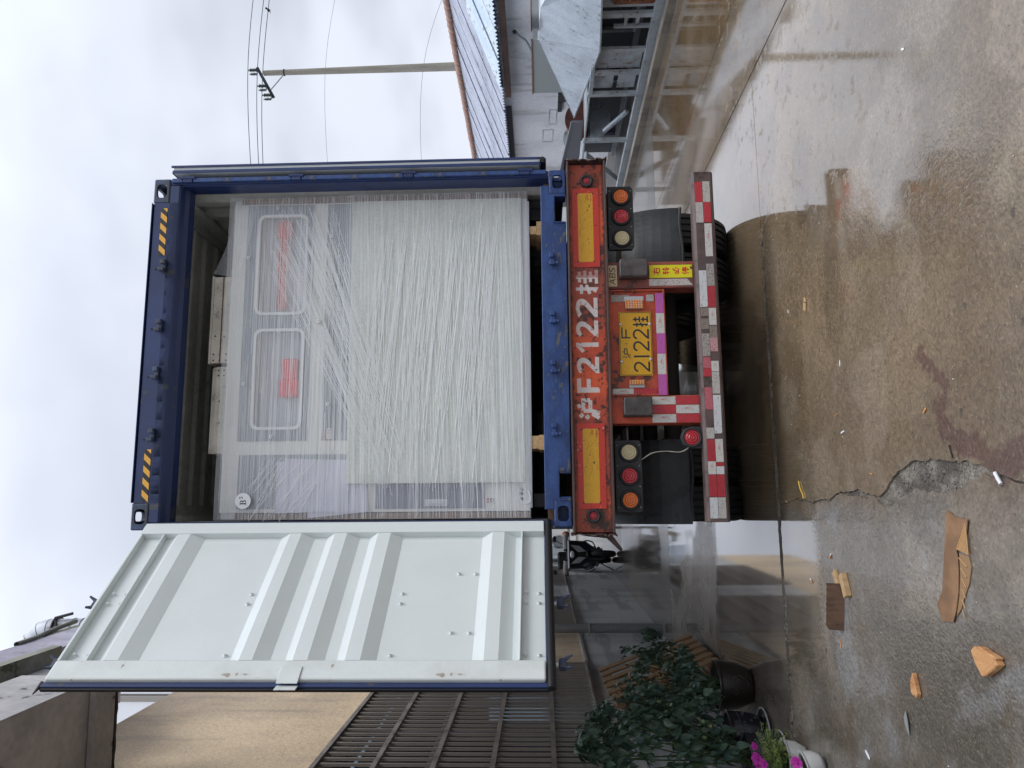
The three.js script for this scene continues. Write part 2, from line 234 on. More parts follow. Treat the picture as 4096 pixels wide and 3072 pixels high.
{
  const z1 = 9, nearZ = [], N = (a, b, st) => { const o = []; const n = Math.max(1, Math.round(Math.abs(b - a) / st)); for (let i = 0; i <= n; i++) o.push(lerp(a, b, i / n)); return o; };
  const jw = (x) => lerp(0.052, 0.006, sst(0.6, 1.0, x)); // the cross joint is crumbled on the left, tight on the right
  // slab right of the crack
  let p = [];
  for (const x of N(-1.02, 2.03, 0.03)) p.push([x, -0.235 + jw(x) * 0.5 + Math.abs(jit(x, 0.05, 3)) * (x < 0.9 ? 1 : 0.1)]);
  for (const z of N(-0.1, z1, 0.4)) p.push([2.03 + jit(z, 0.01, 5), z]);
  for (const z of N(z1, -0.2, 0.025)) p.push([crackX(z) + 0.003 + jit(z, 0.035, 8), z]);
  slab('concrete_slab', p, wetConcrete);
  // slab left of the crack
  p = [];
  for (const x of N(-3.3, -1.12, 0.03)) p.push([x, -0.235 + jw(x) * 0.5 + Math.abs(jit(x, 0.05, 13))]);
  for (const z of N(-0.2, z1, 0.025)) p.push([crackX(z) - 0.006 + jit(z, 0.035, 8) - 0.115 * sst(1.25, 1.55, z) * sst(2.3, 1.95, z) + jit(z, 0.03, 28) - 0.02 * sst(0.9, 1.1, z) * sst(1.3, 1.1, z), z]);
  for (const z of N(z1, -0.2, 1)) p.push([-3.3, z]);
  slab('concrete_slab', p, wetConcrete);
  // behind the cross joint
  p = [];
  for (const x of N(-3.3, 2.03, 0.03)) p.push([x, -0.235 - jw(x) * 0.5 - Math.abs(jit(x, 0.045, 23)) * (x < 0.9 ? 1 : 0.1)]);
  p.push([2.03, -4.9], [-3.3, -4.9]);
  slab('concrete_slab', p.reverse(), wetConcrete);
  // long slabs on the right
  for (const [a, b] of [[2.045, 2.857], [2.866, 4.44]]) { p = []; for (const z of N(z1, -4.9, 0.3)) p.push([a + jit(z, 0.008, a), z]); for (const z of N(-4.9, z1, 0.3)) p.push([b + jit(z, 0.008, b), z]); slab('concrete_slab', p, wetConcrete); }
  for (let k = 0; k < 5; k++) for (const [a, b] of [[-3.3, -0.61], [-0.6, 2.03], [2.045, 2.857], [2.866, 4.4 - .02 * k]]) slab('concrete_slab', [[a, -4.915 - 5 * k], [b, -4.915 - 5 * k], [b, -9.905 - 5 * k], [a, -9.905 - 5 * k]], farConcrete);
  // crumbled filling of the joint and of the broken strip along the crack
  const r = rng(5), list = [], ball = new THREE.IcosahedronGeometry(1, 0);
  const stone = (x, y, z, s) => { const g = ball.clone(), q = g.attributes.position; for (let i = 0; i < q.count; i++) { const h = vn(q.getX(i) * 9 + s * 900, q.getY(i) * 9 + q.getZ(i) * 5 + x * 77); q.setXYZ(i, q.getX(i) * s * (0.6 + h * 0.8), q.getY(i) * s * (0.4 + h * 0.4), q.getZ(i) * s * (0.6 + h * 0.7)); } g.computeVertexNormals(); g.rotateY(r() * 6); g.translate(x, y, z); list.push(g); };
  for (let i = 0; i < 620; i++) stone(lerp(-2.6, 0.85, r()), -0.007 + r() * 0.004, -0.235 + (r() - 0.5) * 0.07, 0.005 + r() * r() * 0.014);
  for (let i = 0; i < 260; i++) { const z = lerp(1.35, 2.25, r()); stone(crackX(z) - r() * 0.12, -0.010, z, 0.003 + r() * r() * 0.010); }
  for (let i = 0; i < 120; i++) { const z = lerp(0.9, 1.35, r()); stone(crackX(z) - r() * 0.025, -0.010, z, 0.003 + r() * r() * 0.007); }
  const m = add(ground, 'joint_rubble', list, brokenConcrete); m.userData.kind = 'stuff';
}
// raised edge of the workshop floor on the right
const kerbMat = worn([150, 140, 124], [112, 104, 94], [84, 78, 72], { size: 2, rough: 0.55, amount: 0.5 });
{
  const kerb = thing('kerb', 'pale concrete kerb along the machinery strip', null, [4.5, 0, 0], null, 'structure');
  for (let k = 0; k < 9; k++) { const z0 = 4 - k * 3.2, xa = 4.645 + 0.027 * z0, xb = 4.645 + 0.027 * (z0 - 3.19); const g = new RoundedBoxGeometry(0.12, 0.13, 3.19, 1, 0.012); g.rotateY(0.027); g.translate((xa + xb) / 2, 0.03, z0 - 1.6); add(kerb, 'kerb_stone', g, kerbMat); }
  const apron = thing('pavement', 'grey concrete strip under the machinery', null, [6, 0, -8], null, 'structure');
  add(apron, 'pavement_sheet', merge([new THREE.PlaneGeometry(3.0, 36).rotateX(-Math.PI / 2).translate(6.22, 0.07, -12)]), worn([128, 122, 114], [88, 84, 80], [60, 56, 52], { size: 3, rough: 0.45, amount: .6 }));
}

// ---------------------------------------------------------------- shipping container
const CY = 1.38;
const blue = worn([36, 54, 98], [28, 44, 84], [64, 66, 72], { grain: 0.03, size: 1.6, rough: 0.42, amount: 0.45, chips: 0.0, seed: 3, bump: 0.0004 });
const blueWorn = worn([47, 76, 128], [34, 58, 108], [92, 90, 86], { size: 0.9, rough: 0.45, amount: 0.6, chips: 0.22, streak: 3, seed: 12, bump: 0.0006 });
const castBlue = worn([62, 78, 108], [46, 54, 70], [74, 66, 58], { size: 0.5, rough: 0.5, amount: 0.7, chips: 0.3, seed: 5, bump: 0.0012 });
const liningGrey = worn([196, 198, 194], [184, 186, 182], [168, 168, 164], { size: 2, rough: 0.6, amount: 0.4, chips: 0.0, seed: 2 });
const doorWhite = worn([212, 219, 218], [208, 215, 214], [204, 210, 208], { size: 2.2, rough: 0.42, amount: 0.3, chips: -0.35, seed: 21, bump: 0.00004, grain: 0.006 });
const doorScuffed = worn([212, 218, 216], [203, 208, 205], [156, 148, 136], { size: 1.1, rough: 0.5, amount: 0.3, chips: -0.02, seed: 31, bump: 0.0001, grain: 0.02 });
const rubber = std(0x15171b, 0.55), rubberGrey = std(0x2c2e31, 0.6);
const darkSteel = worn([52, 48, 46], [34, 31, 30], [70, 50, 40], { size: 0.8, rough: 0.6, amount: .5, chips: .2, seed: 8 });
const galv = std(new THREE.Color(0.52, 0.54, 0.55), 0.38, { metalness: 0.75 });
const plyFloor = worn([120, 92, 66], [92, 68, 48], [60, 46, 34], { size: 2, rough: 0.7, amount: .5, seed: 4 });

const box = thing('shipping_container', 'open blue high shipping container standing on the trailer, its left door swung out', 'container', [0, CY, 0]);
{ // corner castings with their oval holes
  const ev = new Evaluator(); ev.useGroups = false;
  const mk = (g) => { const b = new Brush(g.index ? g : g); b.updateMatrixWorld(); return b; };
  let c = mk(new RoundedBoxGeometry(0.178, 0.118, 0.162, 2, 0.012));
  const minus = (g) => { c = ev.evaluate(c, mk(g), SUBTRACTION); };
  minus(new THREE.BoxGeometry(0.126, 0.074, 0.116));
  const oval = (w, h, d) => extr(rrect(-w / 2, w / 2, -h / 2, h / 2, Math.min(w, h) * 0.42), d, 0, 5).translate(0, 0, -d / 2);
  minus(oval(0.100, 0.072, 0.06).translate(0, 0, 0.081)); // end
  minus(oval(0.124, 0.062, 0.06).rotateX(Math.PI / 2).rotateY(Math.PI / 2).translate(0, 0.059, 0)); // top
  minus(oval(0.100, 0.072, 0.06).rotateY(Math.PI / 2).translate(0.089, 0, 0)); // side
  const cg = c.geometry.index ? c.geometry.toNonIndexed() : c.geometry.clone(); for (const k of Object.keys(cg.attributes)) if (!['position', 'normal', 'uv'].includes(k)) cg.deleteAttribute(k);
  metreUV(cg, 2);
  for (const sx of [1, -1]) for (const sy of [1, -1]) for (const [z, sz] of [[-0.081, 1], [-12.11, -1]]) put(box, 'corner_casting', cg, sy < 0 ? blueWorn : castBlue, [sx * 1.13, sy > 0 ? 4.276 - 0.059 : 1.38 + 0.059, z], null, [sx, sy, sz]);
}
for (const sx of [1, -1]) {
  const post = add(box, 'corner_post', merge([B(sx * 1.168, sx * 1.208, 1.50, 4.16, -0.165, -0.022), B(sx * 1.176, sx * 1.214, 1.50, 4.16, -0.021, -0.010)]), blue);
  for (const y of [4.03, 3.26, 2.47, 1.66]) { add(post, 'hinge_lug', merge([RB(sx * 1.184, sx * 1.224, y - 0.032, y + 0.032, -0.02, 0.016, 0.005), rod([sx * 1.216, y - 0.05, 0.012], [sx * 1.216, y + 0.05, 0.012], 0.011, 12)]), blue); }
  { const ys = [4.15, 4.03, 3.26, 2.47, 1.66, 1.51]; for (let k = 0; k < 5; k++) add(post, 'post_bead', RB(sx * 1.186, sx * 1.216, ys[k + 1] + (k < 4 ? .036 : .004), ys[k] - (k ? .036 : .004), -0.010, 0.012, 0.005), blueWorn); }
  add(box, 'front_post', B(sx * 1.1, sx * 1.215, 1.5, 4.16, -12.18, -12.03), blue);
  add(box, 'bottom_side_rail', B(sx * 1.13, sx * 1.205, 1.39, 1.53, -12.02, -0.17), blue);
  add(box, 'top_side_rail', B(sx * 1.165, sx * 1.212, 4.19, 4.262, -12.02, -0.17), blue);
  // corrugated side, ribs upright; inside it is painted pale grey
  const prof = []; let z = -0.17; while (z > -12.0) { prof.push([z, 0], [z - 0.072, 0], [z - 0.140, 0.036], [z - 0.210, 0.036], [z - 0.278, 0]); z -= 0.278; }
  const side = (off) => { const pos = []; for (let i = 0; i + 1 < prof.length; i++) { const [z0, d0] = prof[i], [z1, d1] = prof[i + 1], xa = sx * (1.206 - d0 - off), xb = sx * (1.206 - d1 - off); pos.push(xa, 1.53, z0, xb, 1.53, z1, xb, 4.19, z1, xa, 1.53, z0, xb, 4.19, z1, xa, 4.19, z0); } return fromPos(pos); };
  const panel = add(box, 'side_panel', side(0), blue); add(panel, 'inner_lining', side(0.003), liningGrey);
  for (let k = 0; k < 8; k++) { const zz = -0.5 - k * 1.4; add(panel, 'lashing_ring', new THREE.TorusGeometry(0.022, 0.005, 6, 14).rotateY(Math.PI / 2).translate(sx * 1.158, 4.14, zz), liningGrey); }
}
{ // roof: ribs across, seen from below
  const pr = []; let z = -0.16; while (z > -12.0) { pr.push([z, 4.226], [z - 0.055, 4.226], [z - 0.085, 4.246], [z - 0.175, 4.246], [z - 0.205, 4.226]); z -= 0.205; }
  const roof = add(box, 'roof_panel', sweep(pr, -1.17, 1.17), liningGrey); add(roof, 'outer_skin', sweep(pr.map(([a, b]) => [a, b + 0.003]), -1.2, 1.2), blue);
  for (const sx of [1, -1]) add(roof, 'roof_edge_strip', B(sx * 1.05, sx * 1.165, 4.214, 4.222, -12, -0.16), liningGrey);
  for (const sx of [1, -1]) add(roof, 'cove_strip', B(sx * 1.128, sx * 1.164, 4.13, 4.213, -12, -0.17), liningGrey);
  add(box, 'floor_boards', B(-1.17, 1.17, 1.50, 1.535, -12.0, -0.125), plyFloor);
  add(box, 'front_wall', B(-1.16, 1.16, 1.5, 4.24, -12.12, -12.05), liningGrey);
}
{ // door header and its fittings
  const hp = [[-0.16, 4.05], [-0.075, 4.05], [-0.055, 4.072], [-0.012, 4.085], [-0.002, 4.096], [-0.002, 4.262], [-0.012, 4.272], [-0.16, 4.272]];
  const header = add(box, 'door_header', merge([sweep(hp.slice(4), -1.041, 1.041), sweep([...hp.slice(0, 5), [-0.002, 4.156]], -1.167, 1.167)]), blue);
  add(header, 'drip_edge', merge([B(-1.04, 1.04, 4.277, 4.281, -0.1, 0.004)]), blue);
  const haz = canvasTex(512, 64, (g, w, h) => { g.fillStyle = '#e2a83c'; g.fillRect(0, 0, w, h); g.fillStyle = '#1c1d20'; for (let i = -1; i < 5; i++) { const x = i * 118 + 60; g.beginPath(); g.moveTo(x, h); g.lineTo(x + 55, h); g.lineTo(x + 118, 0); g.lineTo(x + 62, 0); g.fill(); } speckle(g, w, h, 40, ['rgba(60,50,40,0.5)'], 0.6, 2, 4); });
  const hazM = std(0xffffff, 0.45, { map: haz });
  for (const x of [0.827, -0.862]) { add(header, 'hazard_sticker', new THREE.PlaneGeometry(0.346, 0.045).translate(x, 4.19, 0.001), hazM); }
  const keep = (x, y, s) => { // cam keeper: two lugs and a bridge welded to the frame
    const list = [RB(x - 0.043, x + 0.043, y - 0.016, y + 0.010, -0.004, 0.016, 0.004), RB(x - 0.043, x - 0.018, y - 0.018 * s, y + 0.024 * s, 0.010, 0.046, 0.006), RB(x + 0.010, x + 0.043, y - 0.018 * s, y + 0.016 * s, 0.010, 0.036, 0.006)];
    list.push(rod([x - 0.03, y + 0.018 * s, 0.03], [x - 0.03, y + 0.043 * s, 0.038], 0.009, 8)); return list;
  };
  for (const x of [0.577, 0.154, -0.175, -0.594]) add(header, 'cam_keeper', keep(x, 4.165, 1), castBlue);
  const s = poly([[-1.041, 1.388], [-1.041, 1.50], [-1.10, 1.50], [-1.10, 1.552], [1.10, 1.552], [1.10, 1.50], [1.041, 1.50], [1.041, 1.388], [1.026, 1.388], [1.026, 1.462], [0.836, 1.462], [0.836, 1.388], [-0.868, 1.388], [-0.868, 1.462], [-1.026, 1.462], [-1.026, 1.388]]);
  const sill = add(box, 'door_sill', merge([extr(s, 0.10, 0.004).translate(0, 0, -0.106)]), blueWorn);
  for (const x of [0.931, -0.947]) add(sill, 'pocket_rim', merge([B(x - 0.098, x + 0.098, 1.464, 1.472, -0.004, 0.008), B(x - 0.1, x - 0.092, 1.39, 1.464, -0.002, 0.007), B(x + 0.092, x + 0.1, 1.39, 1.464, -0.002, 0.007)]), blueWorn);
  for (const x of [0.568, 0.164, -0.172, -0.588]) add(sill, 'cam_keeper', keep(x, 1.487, -1), blueWorn);
}
// the door leaf, in its own coordinates: x from hinge to free edge, d towards the inner (viewed) side, y world height less the container's base
function doorLeaf(parent, hx, hz, turn, mirror) {
  const leaf = new THREE.Group(); leaf.name = 'door'; leaf.position.set(hx, 0, hz); leaf.rotation.y = turn; LOCAL.add(leaf); parent.add(leaf);
  const L = (geo) => { const g = Array.isArray(geo) ? merge(geo) : geo; g.translate(0, -CY, 0); return g; };
  const D = -1 * mirror, put1 = (name, geo, mat) => { const g = L(geo); if (mat.userData.m) metreUV(g, mat.userData.m); const m = new THREE.Mesh(g, mat); m.name = name; m.castShadow = m.receiveShadow = true; leaf.add(m); return m; };
  const bx = (x0, x1, y0, y1, d0, d1, r = 0.004) => RB(x0, x1, y0, y1, D * d0, D * d1, r, 1);
  put1('hinge_stile', [bx(0, 0.10, 1.565, 4.138, -0.05, 0)], doorWhite);
  put1('free_stile', [bx(1.097, 1.222, 1.565, 4.138, -0.05, 0, 0.012)], doorScuffed);
  put1('top_flange', [bx(0.10, 1.097, 4.120, 4.137, -0.05, -0.004)], doorWhite);
  put1('upper_flange', [bx(0.10, 1.097, 3.978, 3.988, -0.05, -0.006, 0.003)], doorWhite);
  put1('lower_flange', [bx(0.10, 1.097, 1.697, 1.706, -0.05, 0.0, 0.003)], doorWhite);
  const rec = -0.045, cr = -0.006;
  const pr = [[4.12, rec], [3.931, rec], [3.889, cr], [3.812, cr], [3.722, rec], [3.232, rec], [3.168, cr], [3.098, cr], [3.017, rec], [2.938, rec], [2.884, cr], [2.807, cr], [2.727, rec], [2.664, rec], [2.609, cr], [2.53, cr], [2.453, rec], [1.951, rec], [1.887, cr], [1.812, cr], [1.741, rec], [1.566, rec]];
  const pos = []; for (let i = 0; i + 1 < pr.length; i++) { const [y0, d0] = pr[i], [y1, d1] = pr[i + 1]; const a = [0.1, y0, D * d0], b = [1.097, y0, D * d0], c = [1.097, y1, D * d1], e = [0.1, y1, D * d1]; pos.push(...a, ...b, ...c, ...a, ...c, ...e); }
  put1('corrugated_panel', fromPos(pos), doorWhite);
  // the blue weather side
  const pos2 = []; for (let i = 0; i + 1 < pr.length; i++) { const [y0, d0] = pr[i], [y1, d1] = pr[i + 1]; pos2.push(0.02, y0, D * (d0 - .004), 1.2, y0, D * (d0 - .004), 1.2, y1, D * (d1 - .004), 0.02, y0, D * (d0 - .004), 1.2, y1, D * (d1 - .004), 0.02, y1, D * (d1 - .004)); }
  put1('weather_skin', [fromPos(pos2), bx(0, 1.22, 1.55, 1.564, -0.052, -0.03), bx(0, 1.22, 4.139, 4.147, -0.052, -0.03)], blue);
  // rubber seal round the leaf
  put1('edge_strip', [bx(1.223, 1.252, 1.555, 4.15, -0.055, -0.02, 0.006)], blue);
  put1('gasket', [rod([-0.02, 1.540, D * -0.02], [1.262, 1.540, D * -0.02], 0.021, 10), bx(-0.02, 1.262, 1.515, 1.535, -0.035, -0.012), bx(1.252, 1.262, 1.55, 4.15, -0.05, -0.03, .003), rod([1.22, 4.152, D * -.03], [1.29, 4.165, D * -.03], 0.014, 8, 0.003)], rubber);
  const bolt = merge([new THREE.SphereGeometry(0.0125, 12, 8).scale(1, 1, 0.8), CYL(0.0055, 0.0065, 0.014, 8).rotateX(Math.PI / 2).translate(0, 0, D * 0.012)]);
  const rows = [[4.083, 4.013], [3.268], [2.386], [1.674, 1.599]];
  const at = (x, y) => { const m = new THREE.Mesh(bolt, doorWhite); m.name = 'bolt'; m.position.set(x, y - CY, D * rec); m.castShadow = true; leaf.add(m); };
  for (const yy of rows) for (const y of yy) for (const x of [0.592, 0.668, 1.036, 1.088]) at(x, y);
  for (const [x, y] of [[0.432, 2.072], [0.433, 1.974], [0.883, 2.078], [0.884, 1.98]]) at(x, y);
  put1('retaining_plate', [bx(1.145, 1.252, 2.815, 2.925, 0.001, 0.007, 0.003), new RoundedBoxGeometry(0.05, 0.11, 0.006, 1, 0.002).rotateY(D * -0.5).translate(1.27, 2.87, D * -0.006)], doorScuffed);
  // lock rods and their cams on the weather side
  for (const x of [0.63, 1.06]) {
    put1('lock_rod', [rod([x, 1.50, D * -0.085], [x, 4.19, D * -0.085], 0.017, 12)], galv);
    const cam = (y, s) => [RB(x - 0.03, x + 0.03, y - 0.02, y + 0.02, D * -0.105, D * -0.065, 0.008), rod([x - 0.022, y, D * -0.085], [x - 0.045, y + s * 0.05, D * -0.06], 0.013, 8, 0.006), rod([x + 0.018, y, D * -0.085], [x + 0.03, y + s * 0.045, D * -0.07], 0.013, 8, 0.006)];
    put1('locking_cam', [...cam(4.185, 1)], castBlue); put1('locking_cam', [...cam(1.478, -1)], castBlue);
  }
  if (mirror < 0) put1('edge_cover', [bx(-0.008, -0.001, 1.56, 4.14, -0.052, -0.030, 0.002), bx(-0.012, -0.001, 1.55, 4.15, -0.011, 0.004, 0.002)], blue);
  return leaf;
}
doorLeaf(box, -1.173, 0.05, -THREE.MathUtils.degToRad(129.09), 1);
{ // right leaf folded right back along the container's side: seen edge-on
  const leaf = doorLeaf(box, 1.302, 0.012, THREE.MathUtils.degToRad(90.6), -1);

  void leaf;
}

// ---------------------------------------------------------------- semi-trailer carrying the container
const orange = worn([200, 84, 52], [164, 72, 50], [84, 54, 44], { size: 0.7, rough: 0.55, amount: 0.7, chips: 0.26, seed: 14, bump: 0.0007 });
const rustBrown = worn([84, 62, 56], [66, 50, 47], [48, 38, 36], { size: 0.8, rough: 0.6, amount: .6, chips: 0.2, seed: 17, bump: .0009 });
const bumperPaint = worn([98, 80, 76], [80, 66, 64], [62, 50, 46], { size: 0.7, rough: 0.58, amount: .5, chips: 0.18, seed: 19, bump: .0008 });
const underDark = std(0x3a3431, 0.8), lampBlack = worn([46, 47, 49], [36, 36, 38], [64, 62, 60], { size: .5, rough: .6, amount: .4, chips: .1, seed: 23 });
const lensRed = phys(0xb01425, 0.22, { clearcoat: 0.6, clearcoatRoughness: 0.2 }), lensAmber = phys(0xd2650c, 0.22, { clearcoat: 0.6, clearcoatRoughness: 0.2 }), lensClear = phys(0xc2b48c, 0.28, { clearcoat: 0.4 }), lensFaded = phys(0xa33a40, 0.4);
const trailer = thing('semi_trailer', 'rust-worn orange skeletal semi-trailer with lettered rear beam, bumper and yellow plate', 'trailer', [0, 0, -0.6]);
const REF = {};
{
  // rear cross beam: a channel with lips, paint and lettering on its web
  const beamTex = canvasTex(2048, 216, (g, w, h) => {
    const X = (x) => (x + 1.25) / 2.5 * w, Y = (y) => (1.376 - y) / 0.26 * h;
    const id = g.createImageData(w, h); for (let j = 0; j < h; j++) for (let i = 0; i < w; i++) { const a = fbm(i / 130, j / 80, 5), b = fbm(i / 22 + 9, j / 22, 4), e = fbm(i / 420 + 4, j / 300 + 2, 3); let c = mixc([212, 88, 50], [182, 72, 46], sst(.35, .65, a)); c = mixc(c, [132, 66, 54], sst(.5, .62, e) * .6); c = mixc(c, [66, 44, 38], sst(.57, .66, a * .4 + b * .6) * .9); const ed = Math.min(j, h - j) + (b - .5) * 26; c = mixc(c, [62, 40, 36], sst(20, 6, ed) * .8); const k = .92 + .16 * vn(i / 2, j / 2); const o = (j * w + i) * 4; id.data[o] = c[0] * k; id.data[o + 1] = c[1] * k; id.data[o + 2] = c[2] * k; id.data[o + 3] = 255; }
    g.putImageData(id, 0, 0);
    // dark blotches at the lamps and at two spots between
    for (const [x, rr] of [[1.126, 60], [-1.16, 70], [-0.56, 36], [0.42, 40]]) speckle(g.__proto__ ? g : g, w, h, 0, [], 0, 0, 1), (() => { const r = rng(Math.round(x * 100) + 500); g.fillStyle = 'rgba(34,26,24,0.10)'; for (let i = 0; i < 60; i++) { g.beginPath(); g.arc(X(x) + (r() - .5) * rr * 1.6, Y(1.22) + (r() - .3) * rr * 1.4, rr * .12 + r() * rr * .3, 0, 7); g.fill(); } })();
    g.fillStyle = g.strokeStyle = 'rgba(214,208,204,0.93)';
    const ft = (t, x0, x1) => fitText(g, t, X(x0), Y(1.335), X(x1) - X(x0), Y(1.182) - Y(1.335), 'bold 200px sans-serif');
    ft('F', -0.346, -0.25); ft('2', -0.218, -0.106); ft('1', -0.078, -0.008); ft('2', 0.03, 0.142); ft('2', 0.164, 0.30);
    glyph(g, 'hu', X(-0.525), Y(1.34), X(-0.385) - X(-0.525), Y(1.178) - Y(1.34), 22);
    glyph(g, 'gua', X(0.322), Y(1.335), X(0.495) - X(0.322), Y(1.178) - Y(1.335), 19);
    // wear through the lettering
    const r = rng(44); for (let i = 0; i < 170; i++) { g.fillStyle = ['rgba(150,62,44,.55)', 'rgba(70,42,36,.6)', 'rgba(170,70,48,.5)'][Math.floor(r() * 3)]; const x = X(-0.54 + r() * 1.06), y = Y(1.17 + r() * .18), s = 1 + r() * r() * 7; g.beginPath(); g.ellipse(x, y, s * (1 + r() * 2), s * .7, r() * 3, 0, 7); g.fill(); }
    g.globalAlpha = .45; g.fillStyle = '#8f4038'; g.fillRect(X(.44), Y(1.35), X(.51) - X(.44), 150); g.globalAlpha = 1;
    speckle(g, w, h, 90, ['rgba(28,22,20,.8)', 'rgba(225,215,205,.35)'], .8, 4, 9);
  });
  const beam = add(trailer, 'rear_beam', merge([B(-1.25, 1.25, 1.118, 1.374, -0.02, -0.006)]), orange);
  add(beam, 'painted_web', new THREE.PlaneGeometry(2.496, 0.252).translate(0, 1.246, -0.003), std(0xffffff, 0.5, { map: beamTex }));
  add(beam, 'top_lip', RB(-1.252, 1.252, 1.364, 1.377, -0.10, 0.062, 0.003, 1), rustBrown);
  add(beam, 'bottom_lip', RB(-1.252, 1.252, 1.112, 1.125, -0.10, 0.062, 0.003, 1), rustBrown);
  // torn end plates
  const torn = (sx) => { const pts = []; for (let i = 0; i <= 24; i++) { const y = 1.10 + i / 24 * 0.29; pts.push([y, 0.045 + 0.03 * (vn(i * .35, sx * 3 + 9) - .3) + 0.012 * (vn(i * 1.3, 4) - .5)]); } const pos = []; for (let i = 0; i < 24; i++) { const [y0, w0] = pts[i], [y1, w1] = pts[i + 1]; const x = sx * 1.252, b0 = sx * (0.018 * vn(i * .4, 3)), b1 = sx * (0.018 * vn((i + 1) * .4, 3)); pos.push(x, y0, -0.1, x + b0, y0, w0, x + b1, y1, w1, x, y0, -0.1, x + b1, y1, w1, x, y1, -0.1); const xo = x + sx * .008; pos.push(xo, y0, -0.1, xo + b0, y0, w0, xo + b1, y1, w1, xo, y0, -0.1, xo + b1, y1, w1, xo, y1, -0.1, x + b0, y0, w0, xo + b0, y0, w0, xo + b1, y1, w1, x + b0, y0, w0, xo + b1, y1, w1, x + b1, y1, w1); } return fromPos(pos); };
  for (const sx of [1, -1]) add(beam, 'end_plate', torn(sx), rustBrown);
  add(beam, 'bent_bracket', merge([extr(poly([[-1.36, 1.06], [-1.262, 1.13], [-1.262, 1.30], [-1.275, 1.30], [-1.29, 1.16], [-1.372, 1.075]]), 0.05).translate(0, 0, -0.09)]), rustBrown);
  // reflective plates
  const plateTex = (seed, brand) => canvasTex(768, 250, (g, w, h) => {
    g.fillStyle = '#c23526'; g.fillRect(0, 0, w, h); const mx = 50, my = 52; g.fillStyle = '#cf9a1f'; g.fillRect(mx, my, w - 2 * mx, h - 2 * my - 4);
    const r = rng(seed); for (let i = 0; i < 900; i++) { g.fillStyle = r() < .5 ? 'rgba(120,84,20,.10)' : 'rgba(235,190,80,.10)'; g.fillRect(mx + r() * (w - 2 * mx - 20), my + r() * (h - 2 * my - 10), 4 + r() * 16, 3 + r() * 5); }
    if (brand) { g.fillStyle = 'rgba(165,62,24,.8)'; g.font = 'bold 36px sans-serif'; g.fillText('3M', w - mx - 62, h - my - 16 - 34); for (let i = 0; i < 6; i++) g.fillRect(w - mx - 80 + i * 12, h - my - 30, 8, 16); } else { g.fillStyle = 'rgba(165,62,24,.65)'; g.font = 'bold 32px sans-serif'; g.fillText('3M', w - mx - 62, h - my - 18 - 28); for (let i = 0; i < 5; i++) g.fillRect(w - mx - 76 + i * 12, h - my - 28, 8, 14); }
    for (let i = 0; i < 16; i++) { g.strokeStyle = 'rgba(80,52,16,.6)'; g.lineWidth = 1 + r() * 2; g.beginPath(); let x = mx + r() * (w - 2 * mx), y = my + r() * (h - 2 * my); g.moveTo(x, y); const a = (r() - .5) * 1.4; for (let k = 0; k < 5; k++) { x += 16 * Math.cos(a) + (r() - .5) * 10; y += 16 * Math.sin(a) * (r() < .5 ? 1 : .3); g.lineTo(clamp(x, mx, w - mx), clamp(y, my, h - my)); } g.stroke(); }
    speckle(g, w, h, 44, ['rgba(40,30,20,.85)', 'rgba(60,40,30,.7)', 'rgba(228,214,196,.7)'], 2, 11, seed + 3); speckle(g, w, h, 160, ['rgba(90,40,26,.5)'], .7, 3, seed + 5);
    for (const [x, y] of [[mx + 2, my - 4], [w - mx - 2, my - 4], [mx + 2, h - my - 2], [w - mx - 2, h - my - 2]]) { g.fillStyle = '#241a14'; g.beginPath(); g.arc(x, y, 8, 0, 7); g.fill(); }
  });
  for (const [x0, x1, s, b] of [[-1.101, -0.55, 3, 1], [0.513, 1.075, 8, 0]]) { const p = add(trailer, 'reflective_plate', new THREE.BoxGeometry(x1 - x0, 0.181, 0.004).translate((x0 + x1) / 2, 1.2505, 0.001), phys(0xffffff, 0.4, { map: plateTex(s, b), clearcoat: .2, clearcoatRoughness: .3 })); void p; }
  // round lamps
  const lens = (r) => { const pts = []; for (let i = 0; i <= 22; i++) { const q = i / 22; pts.push(new THREE.Vector2(r * q, 0.011 * (1 - q * q) + 0.0022 * Math.cos(q * 6.283 * 3.2))); } return new THREE.LatheGeometry(pts.reverse(), 28).rotateX(Math.PI / 2); };
  const ringG = (r, t, d) => new THREE.LatheGeometry([[r, 0], [r, d * .8], [r + t * .25, d], [r + t * .75, d], [r + t, d * .7], [r + t, 0]].map((a) => new THREE.Vector2(...a)), 30).rotateX(Math.PI / 2);
  const lens5 = lens(0.05), ring5 = ringG(0.05, 0.016, 0.02), lens3 = lens(0.027), ring3 = ringG(0.027, 0.018, 0.022);
  for (const [x, y] of [[1.126, 1.24], [-1.146, 1.246]]) { const l = put(trailer, 'marker_lamp', lens3, lensFaded, [x, y, 0.006]); l.userData.label = 'small faded red round lamp'; const q = new THREE.Mesh(ring3, rubberGrey); q.name = 'rubber_ring'; q.position.z = -0.008; l.add(q); }
  // tail light clusters
  const cluster = (x0, x1, lamps) => {
    const c = add(trailer, 'tail_light_cluster', extr(poly([[x0, 0.936], [x0 + .022, 0.922], [x1 - .022, 0.922], [x1, 0.936], [x1, 1.092], [x0, 1.092]]), 0.03, 0.003).translate(0, 0, -0.075), lampBlack);
    for (const [x, m] of lamps) { const l = put(c, 'lamp_lens', lens5, m, [x, 1.003, -0.032]); l.userData = {}; const q = put(c, 'rubber_ring', ring5, rubber, [x, 1.003, -0.043]); void q; }
    for (let i = 0; i < 4; i++) for (const y of [0.936, 1.080]) put(c, 'rivet', REF.rivet || (REF.rivet = new THREE.SphereGeometry(0.004, 8, 5)), galv, [lerp(x0 + .03, x1 - .03, i / 3), y, -0.043]);
